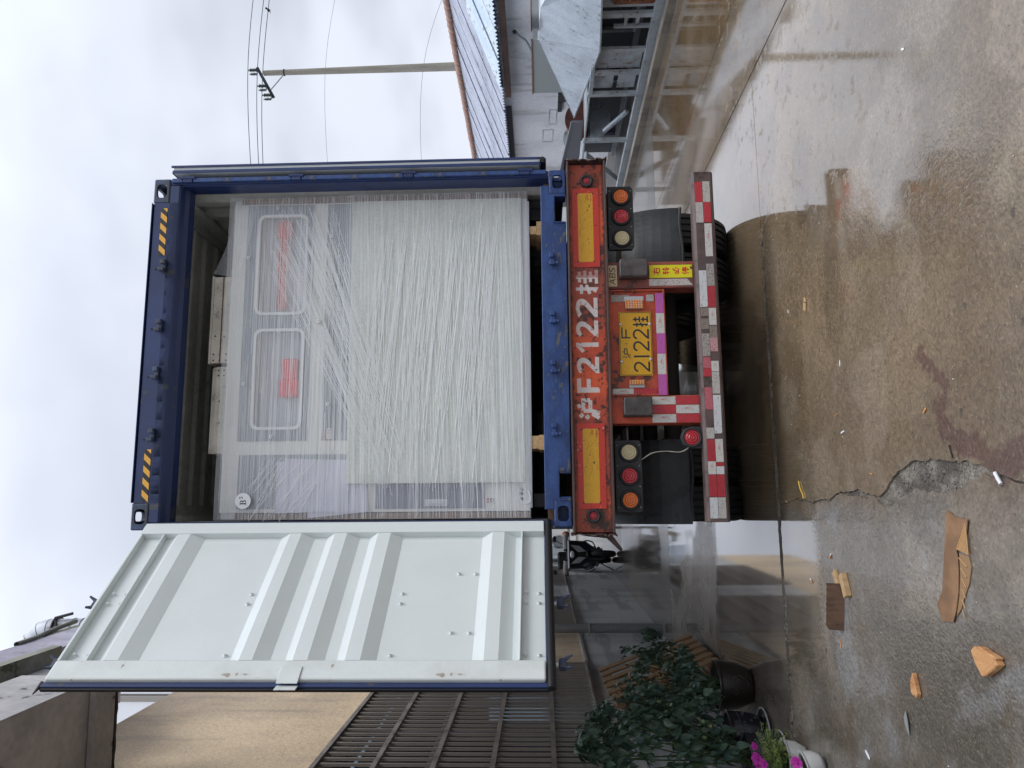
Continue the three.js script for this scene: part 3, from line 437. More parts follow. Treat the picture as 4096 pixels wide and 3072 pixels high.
    add(c, 'bracket', merge([B(x0 + .05, x1 - .05, 1.085, 1.14, -0.12, -0.08), B((x0 + x1) / 2 - .2, (x0 + x1) / 2 + .2, 1.05, 1.14, -0.12, -0.10)]), underDark);
  };
  cluster(0.65, 1.10, [[1.026, lensAmber], [0.882, lensRed], [0.726, lensClear]]);
  cluster(-1.124, -0.662, [[-0.738, lensClear], [-0.891, lensRed], [-1.048, lensAmber]]);
  // uprights between beam and bumper
  for (const sx of [1, -1]) { const x = sx > 0 ? 0.452 : -0.462; add(trailer, 'bumper_upright', merge([RB(x - .092, x + .092, .50, 1.125, -0.03, -0.006, .004, 1), B(x - .092, x - .084, .50, 1.112, -0.14, -0.03), B(x + .084, x + .092, .50, 1.112, -0.14, -0.03)]), sx > 0 ? rustOr() : orange); }
  function rustOr() { return worn([150, 76, 62], [112, 62, 54], [66, 46, 42], { size: .7, rough: .55, amount: .6, chips: .2, seed: 51 }); }
  for (const x of [0.483, -0.45]) { const s = rrect(x - .054, x + .054, .858, 1.03, .012); const b = add(trailer, 'rubber_buffer', extr(s, 0.07, 0.006).translate(0, 0, -0.004), worn([84, 78, 76], [60, 56, 55], [44, 40, 40], { size: .4, rough: .55, amount: .6, seed: 61 })); add(b, 'buffer_bracket', merge([B(x - .064, x - .06, .85, 1.036, -.004, .05), B(x + .06, x + .064, .85, 1.036, -.004, .05)]), rustBrown); }
  // small signs on the right upright
  const absT = canvasTex(256, 116, (g, w, h) => { g.fillStyle = '#c9b08a'; g.fillRect(0, 0, w, h); g.strokeStyle = '#2a2622'; g.lineWidth = 5; g.strokeRect(3, 3, w - 6, h - 6); g.fillStyle = '#211d1a'; g.save(); g.transform(1, 0, -0.16, 1, 14, 0); fitText(g, 'ABS', 22, 24, 196, 68, '90px sans-serif'); g.restore(); speckle(g, w, h, 40, ['rgba(90,60,30,.35)'], .8, 4, 7); });
  add(trailer, 'brake_sign', new THREE.BoxGeometry(0.154, 0.069, 0.004).translate(0.448, 1.0795, -0.003), std(0xffffff, .6, { map: absT }));
  const turnT = canvasTex(160, 480, (g, w, h) => { g.fillStyle = '#d9cf1c'; g.fillRect(0, 0, w, h); g.strokeStyle = '#2b2a22'; g.lineWidth = 3; g.strokeRect(2, 2, w - 4, h - 4); g.strokeStyle = '#c41a22'; ['you', 'zhuan', 'bi', 'ting'].forEach((k, i) => glyph(g, k, 42, 38 + i * 108, 86, 84, 11)); g.strokeStyle = 'rgba(250,248,200,.5)'; const r = rng(3); g.lineWidth = 1; for (let i = 0; i < 30; i++) { const x = r() * w, y = r() * h; g.beginPath(); g.moveTo(x, y); g.lineTo(x + (r() - .5) * 30, y + (r() - .5) * 30); g.stroke(); } g.fillStyle = '#54413c'; g.beginPath(); g.moveTo(w - 30, h); g.lineTo(w - 22, h - 26); g.lineTo(w - 60, h - 22); g.lineTo(w - 58, h); g.fill(); });
  add(trailer, 'turning_sign', new THREE.BoxGeometry(0.094, 0.29, 0.003).translate(0.473, 0.688, -0.003), std(0xffffff, .5, { map: turnT }), 'yellow sticker with red characters');
  const dirtyW = canvasTex(128, 512, (g, w, h) => { g.fillStyle = '#b9b1ab'; g.fillRect(0, 0, w, h); speckle(g, w, h, 200, ['rgba(104,70,64,.5)', 'rgba(222,218,214,.6)', 'rgba(120,84,78,.5)'], 2, 12, 12); g.fillStyle = '#6b4c46'; g.beginPath(); g.moveTo(20, h); g.lineTo(60, h - 30); g.lineTo(w, h - 60); g.lineTo(w, h); g.fill(); });
  add(trailer, 'old_tape', new THREE.BoxGeometry(0.046, 0.29, 0.002).translate(0.398, 0.69, -0.004), std(0xffffff, .6, { map: dirtyW }));
  // reflective tape pieces
  const tapeMat = (a, seed, dirt, emblem) => phys(0xffffff, .38, { clearcoat: .25, clearcoatRoughness: .3, map: canvasTex(192, 96, (g, w, h) => { g.fillStyle = a; g.fillRect(0, 0, w, h); const r = rng(seed); for (let i = 0; i < 60; i++) { g.fillStyle = r() < .5 ? 'rgba(255,255,255,.06)' : 'rgba(0,0,0,.06)'; g.fillRect(r() * w, r() * h, 10 + r() * 40, 2 + r() * 5); } if (emblem) { g.strokeStyle = '#c8606a'; g.lineWidth = 3; g.beginPath(); g.arc(w * .62, h * .5, 16, 0, 7); g.stroke(); g.beginPath(); g.arc(w * .62, h * .5, 9, 2, 7); g.stroke(); g.fillStyle = '#c8606a'; g.fillRect(w * .62 - 4, h * .5 - 5, 8, 10); } speckle(g, w, h, dirt, ['rgba(88,70,62,.6)', 'rgba(60,46,42,.6)', 'rgba(120,110,100,.5)'], 1, 8, seed + 9); }) });
  const TM = { r: [tapeMat('#b02833', 1, 30), tapeMat('#a3242f', 2, 60)], w: [tapeMat('#c0beb8', 3, 45, true), tapeMat('#b2aea8', 4, 90), tapeMat('#c4c5c6', 5, 30)], p: [tapeMat('#b9898c', 6, 120), tapeMat('#b25a64', 7, 50)], d: [tapeMat('#9a948e', 8, 170), tapeMat('#84786f', 9, 200)], k: [tapeMat('#b0509c', 10, 10)] };
  const tape = (par, c, x0, x1, y0, y1, z, i = 0, tilt = 0) => { const g = new THREE.BoxGeometry(Math.abs(x1 - x0), Math.abs(y1 - y0), 0.0025); if (tilt) g.rotateZ(tilt); return add(par, 'reflective_tape', g.translate((x0 + x1) / 2, (y0 + y1) / 2, z), TM[c][i % TM[c].length]); };
  const cols = [[-0.378, -0.430], [-0.435, -0.490], [-0.495, -0.549]]; cols.forEach(([a, b], i) => { tape(trailer, i === 1 ? 'r' : 'w', a, b, .692, .846, -0.0035, 0); tape(trailer, i === 1 ? 'w' : 'r', a, b, .54, .690, -0.0035, 0); });
  // number plate board
  const board = add(trailer, 'plate_board', merge([RB(-.37, .35, .745, 1.12, -.05, -.02, .004, 1), B(-.37, .35, .738, .752, -.05, .004), B(-.37, -.36, .745, 1.112, -.05, .002), B(.34, .35, .745, 1.112, -.05, .002)]), orange);
  for (let i = 0; i < 5; i++) tape(board, i % 2 ? 'w' : 'k', .32 - i * .138, .32 - (i + 1) * .138 + .001, .746, .800, .0065, 0);
  tape(board, 'd', .272, .318, .97, 1.09, -.018, 0); tape(board, 'r', .274, .318, .86, .967, -.018); tape(board, 'w', .272, .318, .806, .857, -.018, 1);
  tape(board, 'w', -.365, -.320, .96, 1.098, -.018, 0); tape(board, 'r', -.365, -.320, .806, .958, -.018);
  const plateT = canvasTex(880, 440, (g, w, h) => {
    g.fillStyle = '#cf9a1e'; g.fillRect(0, 0, w, h); const r = rng(5); for (let i = 0; i < 700; i++) { g.fillStyle = r() < .5 ? 'rgba(110,72,10,.07)' : 'rgba(246,204,90,.07)'; g.fillRect(r() * w, r() * h, 20 + r() * 50, 4 + r() * 9); }
    g.strokeStyle = '#1d222c'; g.lineWidth = 7; g.beginPath(); g.roundRect(9, 9, w - 18, h - 18, 26); g.stroke();
    g.strokeStyle = g.fillStyle = '#1c222e'; glyph(g, 'hu', 232, 34, 150, 118, 13); g.beginPath(); g.arc(440, 92, 9, 0, 7); g.fill(); g.lineWidth = 19; g.beginPath(); g.moveTo(522, 152); g.lineTo(522, 38); g.moveTo(512, 38); g.lineTo(668, 38); g.moveTo(522, 92); g.lineTo(640, 92); g.stroke();
    const two = (x) => { g.lineWidth = 25; g.beginPath(); g.moveTo(x + 6, 240); g.bezierCurveTo(x + 4, 180, x + 128, 180, x + 120, 256); g.bezierCurveTo(x + 112, 306, x + 30, 350, x + 8, 392); g.lineTo(x + 132, 392); g.stroke(); };
    two(56); g.lineWidth = 25; g.beginPath(); g.moveTo(262, 190); g.lineTo(262, 402); g.stroke(); two(340); two(506); glyph(g, 'gua', 668, 184, 150, 214, 23);
    speckle(g, w, h, 80, ['rgba(80,56,14,.5)', 'rgba(40,32,20,.5)'], 1, 5, 8); for (let i = 0; i < 9; i++) { g.strokeStyle = 'rgba(150,110,30,.5)'; g.lineWidth = 3; g.beginPath(); g.arc(r() * w, r() * h, 14, 0, 7); g.stroke(); }
  });
  const np = add(trailer, 'number_plate', RB(-.236, .199, .829, 1.046, -.016, -.012, .0015, 1), std(0xb98b22, .5)); add(np, 'plate_face', new THREE.PlaneGeometry(.433, .215).translate(-.0185, .9375, -.0095), std(0xffffff, .42, { map: plateT }));
  for (const [x, y] of [[.112, 1.036], [.112, .84], [-.14, 1.034], [-.126, .842]]) put(np, 'plate_screw', REF.screw || (REF.screw = new THREE.SphereGeometry(.0095, 12, 8).scale(1, 1, .6)), galv, [x, y, -.007]);
  const amb = (x0, x1, y0, y1, d) => { const b = add(trailer, 'plate_lamp', RB(x0, x1, y0, y1, -.018, d * .4, .004), galv); const gg = []; const nx = Math.max(3, Math.round((x1 - x0) / .016)), ny = Math.max(2, Math.round((y1 - y0) / .017)); for (let i = 0; i < nx; i++) for (let j = 0; j < ny; j++) { const g = CYL(0.001, .0098, .008, 4).rotateY(Math.PI / 4).rotateX(Math.PI / 2); g.translate(lerp(x0, x1, (i + .5) / nx), lerp(y0, y1, (j + .5) / ny), d * .4 + .004); gg.push(g); } add(b, 'amber_lens', gg, phys(0xd98324, .3)); };
  amb(.216, .276, .880, 1.0, .03); amb(-.296, -.268, .888, .988, .02);
  add(trailer, 'lamp_bracket', merge([B(.272, .306, .876, 1.004, -.018, -.012), B(-.314, -.294, .888, .988, -.018, -.013)]), galv);
  // bumper with its layers of tape
  const bs = poly([[.02, .392], [-.044, .392], [-.060, .406], [-.060, .516], [-.046, .531], [.02, .531]]); // -z, y
  const bump = add(trailer, 'bumper', extr(bs, 2.335, .003).rotateY(Math.PI / 2).translate(-1.188, 0, 0), bumperPaint);
  const U = [['r', 1.077, .931], ['w', .931, .786], ['w', .455, .204], ['d', .201, .142], ['w', .198, .139], ['d', .126, .054], ['d', .026, -.126], ['p', -.13, -.207], ['r', -.207, -.261], ['p', -.331, -.477], ['w', -.593, -.665], ['r', -.668, -.808], ['w', -.808, -.892], ['r', -.892, -1.033], ['w', -1.036, -1.169]];
  const Lw = [['w', 1.079, .931], ['r', .931, .788], ['w', .781, .55], ['d', .5, .347], ['r', .347, .201], ['w', .198, .081], ['d', .078, -.001], ['p', -.001, -.096], ['w', -.157, -.227], ['w', -.228, -.374], ['w', -.381, -.632], ['w', -.666, -.814], ['r', -.814, -.84], ['w', -.84, -.892], ['r', -.892, -1.033], ['w', -1.036, -1.169]];
  U.forEach(([c, a, b], i) => { if (i !== 4) tape(bump, c, a - .001, b + .001, .466, .515, .0645 + (i % 2) * .0006, i, (vn(i * 3.3, 5) - .5) * .012); });
  Lw.forEach(([c, a, b], i) => tape(bump, c, a - .001, b + .001, .415, .463, .0648 + (i % 2) * .0006, i + 1, (vn(i * 2.3, 15) - .5) * .014));
  // lamp standing on the bumper, with its wires
  const fl = add(trailer, 'bumper_lamp', extr(poly([[-.72, .532], [-.72, .6], [-.70, .655], [-.651, .672], [-.60, .655], [-.582, .6], [-.582, .55], [-.60, .532]]), .018, .002).translate(0, 0, -.004), rubberGrey);
  put(fl, 'lamp_lens', lens5, lensRed, [-.651, .602, .022]); put(fl, 'rubber_ring', ring5, rubberGrey, [-.651, .602, .012]);
  for (const k of [0, 1]) add(trailer, 'wire', tube([[-.70, .60, .01], [-.74, .66 + k * .01, -.02], [-.733, .76 - k * .012, -.05], [-.742, .84 + k * .01, -.07], [-.79, .925, -.06]], .0022, 30, 5), std(0xb9b2a4, .5));
  add(trailer, 'wire', tube([[-.66, 1.10, -.06], [-.62, 1.08, -.05], [-.66, 1.06, -.05], [-.70, 1.10, -.06]], .002, 20, 5), std(0x38342f, .6));
  // chassis
  for (const sx of [1, -1]) add(trailer, 'main_rail', merge([B(sx * .40, sx * .54, 1.345, 1.362, -12, -.13), B(sx * .40, sx * .54, .97, .985, -12, -.13), B(sx * .465, sx * .475, .985, 1.345, -12, -.13)]), underDark);
  for (let k = 0; k < 8; k++) add(trailer, 'cross_member', B(-1.1, 1.1, 1.22, 1.34, -1.2 - k * 1.4, -1.12 - k * 1.4), underDark);
  add(trailer, 'air_tank', merge([CYL(.13, .13, .7, 20).rotateZ(Math.PI / 2).translate(0, .8, -.5)]), underDark);
  for (const sx of [1, -1]) add(trailer, 'added_mud_flap', RB(sx * .6, sx * 1.2, .2, .95, -4.62, -4.60, .004, 1), rubber);  // flaps added to block light below the trailer
  const tb = add(trailer, 'added_blocker_box', RB(-.88, .88, .42, .96, -6.2, -5.4, .02), std(0x6e706f, .5)); add(tb, 'blocker_box_lid', RB(-.84, .84, .5, .9, -5.395, -5.38, .006), std(0x767877, .5)); for (const x of [-.5, .5]) add(tb, 'latch', RB(x - .04, x + .04, .84, .93, -5.378, -5.36, .006), galv);  // box added between the rails to keep the underside dark
  const sw = add(trailer, 'added_blocker_frame', merge([B(-.5, .5, .93, .96, -7.6, -6.6), B(-.5, -.46, .55, .93, -7.5, -7.4), B(.46, .5, .55, .93, -7.5, -7.4)]), underDark); void sw;  // unseen frame, added to block the light seen beneath the chassis
  add(trailer, 'twist_lock', merge([RB(1.0, 1.2, 1.3, 1.345, -.2, -.1), RB(-1.2, -1.0, 1.3, 1.345, -.2, -.1)]), rustBrown);
  // mudguards and wheels
  const guardMat = worn([62, 64, 66], [46, 48, 50], [34, 34, 36], { size: 1.2, rough: .5, amount: .6, seed: 71 });
  const flap = (sx) => { const pos = [], P = (x, a) => { const r = .60 + .012 * Math.sin(x * 9 + a * 3); return [x, .52 + r * Math.sin(a), -1.27 + r * Math.cos(a)]; }; const x0 = sx > 0 ? .60 : -1.215, x1 = sx > 0 ? 1.195 : -.60; for (let i = 0; i < 14; i++) for (let j = 0; j < 26; j++) { const a0 = -.05 + j / 26 * 3.1, a1 = -.05 + (j + 1) / 26 * 3.1, xa = lerp(x0, x1, i / 14), xb = lerp(x0, x1, (i + 1) / 14); const A = P(xa, a0), Bq = P(xb, a0), Cq = P(xb, a1), Dq = P(xa, a1); pos.push(...A, ...Bq, ...Cq, ...A, ...Cq, ...Dq); } return fromPos(pos); };
  for (const sx of [1, -1]) { const m = add(trailer, 'mudguard', flap(sx), guardMat); add(m, 'mudguard_hem', tube([[sx * .61, .485, -.665], [sx * .85, .475, -.660], [sx * 1.05, .49, -.664], [sx * 1.19, .48, -.67]], .012, 20, 6), rubberGrey); add(m, 'stay', rod([sx * .5, .98, -.6], [sx * 1.15, .95, -.66], .02, 8), underDark); }
  const tp = [[.30, -.105], [.40, -.128], [.455, -.134], [.485, -.128], [.498, -.118]]; const full = []; for (const q of tp) full.push(q); for (const gx of [-.078, -.028, .028, .078]) full.push([.503, gx - .009], [.487, gx - .006], [.487, gx + .006], [.503, gx + .009]); for (const q of [...tp].reverse()) full.push([q[0], -q[1]]);
  const tyreG = toCreasedNormals(new THREE.LatheGeometry(full.map((a) => new THREE.Vector2(...a)), 72), .5).rotateZ(Math.PI / 2), rimG = new THREE.LatheGeometry([[.29, -.10], [.29, .02], [.26, .06], [.15, .03], [.14, -.02], [.10, -.02], [.10, .05], [0.001, .06]].map((a) => new THREE.Vector2(...a)), 32).rotateZ(Math.PI / 2);
  const tyreM = std(0x17181a, .62, { bumpMap: tex(256, 256, (u, v) => 255 * fbm(u * 30, v * 30, 3, 30), false), bumpScale: .001 }), rimM = std(0x3c3a38, .6);
  for (const z of [-1.27, -2.58, -3.89]) {
    for (const x of [1.065, .745, -1.065, -.745]) { const w = put(trailer, 'wheel', rimG, rimM, [x, .503, z], [0, x > 0 ? 0 : Math.PI, 0]); const t = new THREE.Mesh(tyreG, tyreM); t.name = 'tyre'; t.castShadow = t.receiveShadow = true; w.add(t); }
    add(trailer, 'axle', rod([-.95, .503, z], [.95, .503, z], .07, 14), underDark);
    for (const x of [.62, -.62]) add(trailer, 'leaf_spring', merge([B(x - .04, x + .04, .6, .66, z - .45, z + .45), B(x - .04, x + .04, .55, .6, z - .25, z + .25)]), underDark);
  }
  for (const sx of [1, -1]) add(trailer, 'landing_leg', merge([B(sx * .9, sx * 1.02, .05, 1.2, -9.3, -9.18), B(sx * .85, sx * 1.07, 0.003, .04, -9.36, -9.12)]), underDark);
}

{ // unseen truck added ahead of the container, darkening the view under the trailer
  const t = thing('added_tractor_unit', 'added unseen grey-white truck ahead of the container, blocking light under the trailer', 'truck', [0, 0, -13.2]);
  const paint = phys(0xb9bec4, .35, { clearcoat: .5 }), glassM = phys(0x9fb0ba, .06, { transmission: 1, thickness: 0 });
  const shell = extr(poly([[-14.9, .75], [-12.75, .75], [-12.75, 3.2], [-13.2, 3.5], [-14.5, 3.3], [-14.85, 2.2]]), 2.4, .03).rotateY(-Math.PI / 2).translate(1.2, 0, 0);
  const c = add(t, 'cab', shell, paint); add(c, 'windscreen', new THREE.PlaneGeometry(2.1, 1.0).rotateX(-.2).rotateY(Math.PI).translate(0, 2.65, -14.77), glassM); for (const x of [-1.235, 1.235]) { add(c, 'side_window', B(x - .004, x + .004, 2.15, 2.95, -14.4, -13.6), glassM); add(c, 'door_mirror', RB(x - .12, x + .12, 2.2, 2.75, -14.6, -14.5, .03), rubber); }
  for (const x of [-.42, .42]) add(t, 'chassis_rail', B(x - .04, x + .04, .72, .95, -14.5, -10.2), underDark);
  add(t, 'front_bumper', RB(-1.22, 1.22, .35, .74, -15.0, -14.6, .05), paint); add(t, 'fuel_tank', RB(.7, 1.15, .4, .85, -13.0, -12.2, .08, 3), galv); add(t, 'battery_box', RB(-1.15, -.7, .42, .85, -13.0, -12.3, .03), std(0x6e706f, .5));
  add(t, 'fifth_wheel', RB(-.45, .45, .955, 1.06, -11.6, -10.8, .02), underDark);
  const tg = new THREE.TorusGeometry(.37, .13, 12, 36).scale(1, 1, 1).rotateY(Math.PI / 2), hg = CYL(.26, .26, .2, 24).rotateZ(Math.PI / 2);
  for (const [x, z] of [[1.02, -14.1], [-1.02, -14.1], [1.05, -11.4], [.72, -11.4], [-1.05, -11.4], [-.72, -11.4], [1.05, -10.3], [.72, -10.3], [-1.05, -10.3], [-.72, -10.3]]) { const w = put(t, 'wheel', hg, galv, [x, .5, z]); const q = new THREE.Mesh(tg, std(0x17181a, .65)); q.name = 'tyre'; w.add(q); }
  for (const z of [-14.1, -11.4, -10.3]) add(t, 'axle', rod([-.9, .5, z], [.9, .5, z], .08, 12), underDark);
}

// ---------------------------------------------------------------- cargo: a film-wrapped machine on timber blocks
const cabWhite = worn([226, 226, 220], [218, 218, 213], [200, 200, 194], { grain: 0.02, size: 1.2, rough: .4, amount: .3, chips: -.1, seed: 81, bump: .0002 });
const boardMat = worn([208, 211, 202], [200, 204, 195], [192, 196, 186], { size: .6, rough: .6, amount: .4, chips: -.1, seed: 83, bump: .0003 });
const panelGrey = std(0x8b929b, .4), panelDark = std(0x6f7486, .42), cardBrown = worn([142, 112, 96], [120, 92, 78], [96, 74, 62], { size: .5, rough: .7, amount: .5, seed: 85 });
const paleWood = worn([206, 176, 132], [188, 156, 112], [150, 118, 80], { size: .5, rough: .7, amount: .5, streak: 5, seed: 91 });
const greyPly = worn([200, 194, 182], [180, 174, 162], [150, 144, 134], { size: .6, rough: .7, amount: .5, chips: .05, seed: 93 });
const cargo = thing('packaged_machine', 'large white machine wrapped in streaky clear stretch film inside the container', 'machine', [0, 1.64, -1.3]);
{
  const zf = -0.25; // front face
  // cabinet as frame members so that the windows are real openings
  const front = new THREE.Shape(); front.moveTo(-1.11, 1.655); front.lineTo(1.115, 1.655); front.lineTo(1.115, 3.79); front.lineTo(-1.11, 3.79); front.closePath();
  const w1 = [0.30, 1.012, 3.258, 3.592], w2 = [-.522, .162, 3.258, 3.585];
  for (const w of [w1, w2]) front.holes.push(rrect(w[0], w[1], w[2], w[3], .05, THREE.Path));
  const body = add(cargo, 'cabinet', merge([extr(front, .02, 0).translate(0, 0, zf - .02), B(-1.11, 1.115, 1.655, 3.79, -2.3, -.75), B(-1.11, -1.09, 1.655, 3.79, -.75, zf - .02), B(1.095, 1.115, 1.655, 3.79, -.75, zf - .02), B(-1.09, 1.095, 3.77, 3.79, -.75, zf - .02), B(-1.09, 1.095, 1.655, 1.68, -.75, zf - .02)]), cabWhite);
  // grey fascia behind the windows' rims, also opened
  const fs = poly([[-.62, 3.2], [1.105, 3.2], [1.105, 3.69], [-.62, 3.69]]); for (const w of [w1, w2]) fs.holes.push(rrect(w[0], w[1], w[2], w[3], .05, THREE.Path));
  add(cargo, 'window_panel', extr(fs, .004).translate(0, 0, zf + .001), panelGrey);
  for (const w of [w1, w2]) {
    const s = rrect(w[0] - .018, w[1] + .018, w[2] - .018, w[3] + .018, .06); s.holes.push(rrect(w[0], w[1], w[2], w[3], .05, THREE.Path));
    const win = add(cargo, 'window', extr(s, .008, .001).translate(0, 0, zf + .005), std(0xe4e6e6, .45));
    add(win, 'window_glass', extr(rrect(w[0] + .002, w[1] - .002, w[2] + .002, w[3] - .002, .048), .004).translate(0, 0, zf - .012), phys(0xffffff, .06, { transmission: 1, thickness: 0, ior: 1.5 }));
  }
  add(cargo, 'inner_back', B(-1.05, 1.05, 3.2, 3.72, -.325, -.31), std(0xb4b9c0, .5));
  const redM = std(0xc94434, .5), redM2 = std(0xe6404c, .5);
  add(cargo, 'inner_arm', merge([RB(.32, 1.0, 3.40, 3.455, -.309, -.266, .01), RB(.86, 1.0, 3.365, 3.48, -.309, -.264, .02), RB(.60, .78, 3.38, 3.475, -.309, -.264, .02), RB(.33, .44, 3.385, 3.465, -.309, -.264, .02)]), redM);
  add(cargo, 'inner_block', merge([RB(-.31, -.18, 3.28, 3.42, -.309, -.262, .02), RB(-.19, -.03, 3.29, 3.41, -.309, -.266, .02)]), redM2);
  add(cargo, 'lower_fascia', B(-.62, 1.105, 2.86, 3.10, zf, zf + .005), panelGrey);
  add(cargo, 'side_panel', B(-1.085, -.715, 2.77, 3.672, zf, zf + .005), panelGrey);
  add(cargo, 'lower_panel', B(-1.09, -.5, 1.962, 2.712, zf, zf + .005), panelDark);
  add(cargo, 'handle_recess', merge([RB(-1.075, -1.028, 2.215, 2.37, zf + .004, zf + .009, .002), RB(-1.062, -1.04, 2.24, 2.345, zf + .008, zf + .016, .006)]), std(0xc4c6cc, .4, { metalness: .3 }));
  // large loose board in front
  const bd = add(cargo, 'covering_board', RB(-.92, 1.112, 1.695, 2.912, zf + .012, zf + .030, .003, 1), boardMat); void bd;
  for (const sx of [1, -1]) add(cargo, 'edge_strip', merge([B(sx * 1.118, sx * 1.158, 1.66, sx > 0 ? 3.74 : 3.68, zf - .03, zf - .004), B(sx * 1.15, sx * 1.158, 1.66, 3.74, zf - .5, zf - .03)]), cardBrown);
  add(cargo, 'top_corner_wrap', merge([RB(-1.156, -.99 + .0, 3.69, 3.79, zf - .2, zf - .024, .01), RB(1.06, 1.158, 3.745, 3.80, zf - .2, zf - .024, .01)]), std(0xd9dadb, .35));
  // papers under the film
  const paper = std(0xc9c9d6, .75); let k = 0;
  for (const [cx, cy, w, h, rot, dz] of [[-.935, 3.145, .35, .50, .02, .016], [-.93, 3.10, .36, .50, -.03, .013], [-.95, 2.98, .36, .42, .10, .010]]) {
    const g = new THREE.PlaneGeometry(w, h, 14, 14), p = g.attributes.position; for (let i = 0; i < p.count; i++) p.setZ(i, .007 * (fbm(p.getX(i) * 6 + k, p.getY(i) * 6, 2) - .3) + .012 * Math.pow(clamp((-p.getX(i) - w * .3) * 5), 2)); g.computeVertexNormals(); g.rotateZ(rot); g.translate(cx, cy, zf + dz); k += 5; add(cargo, 'paper_sheet', g, paper);
  }
  // labels and small fittings
  const lab = canvasTex(256, 256, (g, w) => { g.fillStyle = '#e9e9ea'; g.fillRect(0, 0, w, w); g.fillStyle = '#33353b'; fitText(g, 'B', 62, 78, 78, 104, 'bold 150px serif'); fitText(g, '5', 158, 62, 40, 60, 'bold 90px serif'); });
  add(cargo, 'round_label', new THREE.CircleGeometry(.054, 40).translate(-1.03, 3.612, zf + .046), std(0xffffff, .5, { map: lab }));
  const labA = canvasTex(128, 128, (g, w) => { g.fillStyle = '#e2e2e0'; g.fillRect(0, 0, w, w); g.strokeStyle = '#44474e'; g.lineWidth = 8; g.beginPath(); g.arc(64, 64, 54, 0, 7); g.stroke(); g.fillStyle = '#33353b'; fitText(g, 'A', 40, 36, 48, 56, '80px serif'); });
  add(cargo, 'round_label', new THREE.CircleGeometry(.020, 28).translate(.222, 3.142, zf + .044), std(0xffffff, .5, { map: labA }));
  const boltG = new THREE.TorusGeometry(.010, .0028, 8, 18);
  for (const [x, y] of [[1.07, 3.46], [.70, 3.66], [.85, 3.06], [-.22, 3.65], [-.37, 3.05], [-.59, 3.44]]) { const b = put(cargo, 'panel_bolt', boltG, std(0xe8eaec, .3), [x, y, zf + .042]); const q = new THREE.Mesh(new THREE.SphereGeometry(.006, 8, 6), galv); q.name = 'bolt_head'; b.add(q); }
  const st1 = canvasTex(128, 128, (g) => { g.fillStyle = '#e6e4e6'; g.fillRect(0, 0, 128, 128); g.strokeStyle = '#a8323a'; g.lineWidth = 5; g.beginPath(); g.arc(32, 64, 20, 0, 7); g.stroke(); g.beginPath(); g.arc(32, 64, 9, 0, 7); g.stroke(); g.fillStyle = '#4c4c58'; for (let i = 0; i < 4; i++) for (let j = 0; j < 3; j++) g.fillRect(62 + i * 15, 30 + j * 26, 9, 14); });
  add(cargo, 'warning_sticker', merge([new THREE.PlaneGeometry(.074, .036).translate(-.572, 3.045, zf + .0075)]), std(0xffffff, .5, { map: st1 })); add(cargo, 'red_strip', B(-.612, -.540, 3.066, 3.080, zf + .005, zf + .007), std(0xa83038, .5));
  const st2 = canvasTex(96, 128, (g) => { g.fillStyle = '#dcdce0'; g.fillRect(0, 0, 96, 128); for (let i = 0; i < 4; i++) { g.fillStyle = i % 2 ? '#e0c8b8' : '#b0552c'; g.fillRect(8 + i * 20, 12, 20, 44); } g.strokeStyle = '#3a3d50'; g.lineWidth = 9; g.beginPath(); g.arc(48, 92, 24, 0, 7); g.moveTo(48, 92); g.lineTo(48, 74); g.moveTo(48, 92); g.lineTo(62, 92); g.stroke(); });
  add(cargo, 'info_sticker', new THREE.PlaneGeometry(.046, .062).translate(-1.036, 1.93, zf + .003), std(0xffffff, .5, { map: st2 }));
  for (const y of [1.71]) for (const x of [-.965, -.995, -1.03]) add(cargo, 'vent_hole', CYL(.011, .011, .004, 16).rotateX(Math.PI / 2).translate(x, y, zf + .003), underDark);
  add(cargo, 'loose_cable_tie', tube([[-.955, 1.70, zf + .01], [-.99, 1.73, zf + .02], [-1.06, 1.70, zf + .03], [-1.05, 1.655, zf + .035], [-.99, 1.66, zf + .03], [-.955, 1.695, zf + .012]], .0035, 30, 6), std(0xd8dade, .4));
  add(cargo, 'base_frame', merge([B(-1.09, 1.09, 1.64, 1.655, -2.3, zf + .02)]), std(0xbfc2c6, .45, { metalness: .4 }));
  for (const x of [-1.04, 1.04]) add(cargo, 'machine_foot', RB(x - .05, x + .05, 1.545, 1.64, -.5, -.36, .01), std(0x2a2a2c, .4, { metalness: .5 }));
  // stretch film: a glossy crumpled skin with creases drawn out sideways
  const NX = 46, NY = 220, pos = [], P = (i, j) => { const x = lerp(-1.16, 1.16, i / NX), y = lerp(1.65, 3.82, j / NY); const onBoard = sst(2.98, 2.90, y) * sst(-.98, -.91, x); const sl = x * .18 * (y - 2.6); const d = .0035 * (vn((y + sl) * 95, x * 2.2) - .5) + .006 * (fbm((y - sl) * 26, x * 3 + 40, 2) - .5) + .004 * (vn(x * 18 + 9, y * 15) - .5); return [x, y, zf + lerp(.026, .037, onBoard) + d]; };
  const vs = [], id = []; for (let j = 0; j <= NY; j++) for (let i = 0; i <= NX; i++) vs.push(...P(i, j)); for (let j = 0; j < NY; j++) for (let i = 0; i < NX; i++) { const a = j * (NX + 1) + i; id.push(a, a + 1, a + NX + 2, a, a + NX + 2, a + NX + 1); }
  const fg = new THREE.BufferGeometry(); fg.setAttribute('position', new THREE.Float32BufferAttribute(vs, 3)); fg.setIndex(id); fg.computeVertexNormals(); fg.setAttribute('uv', new THREE.Float32BufferAttribute(new Float32Array(vs.length / 3 * 2), 2));
  const filmM = phys(0xf2f5f7, .22, { transparent: true, opacity: .24 });
  const filmP = add(cargo, 'stretch_film', fg, filmM);
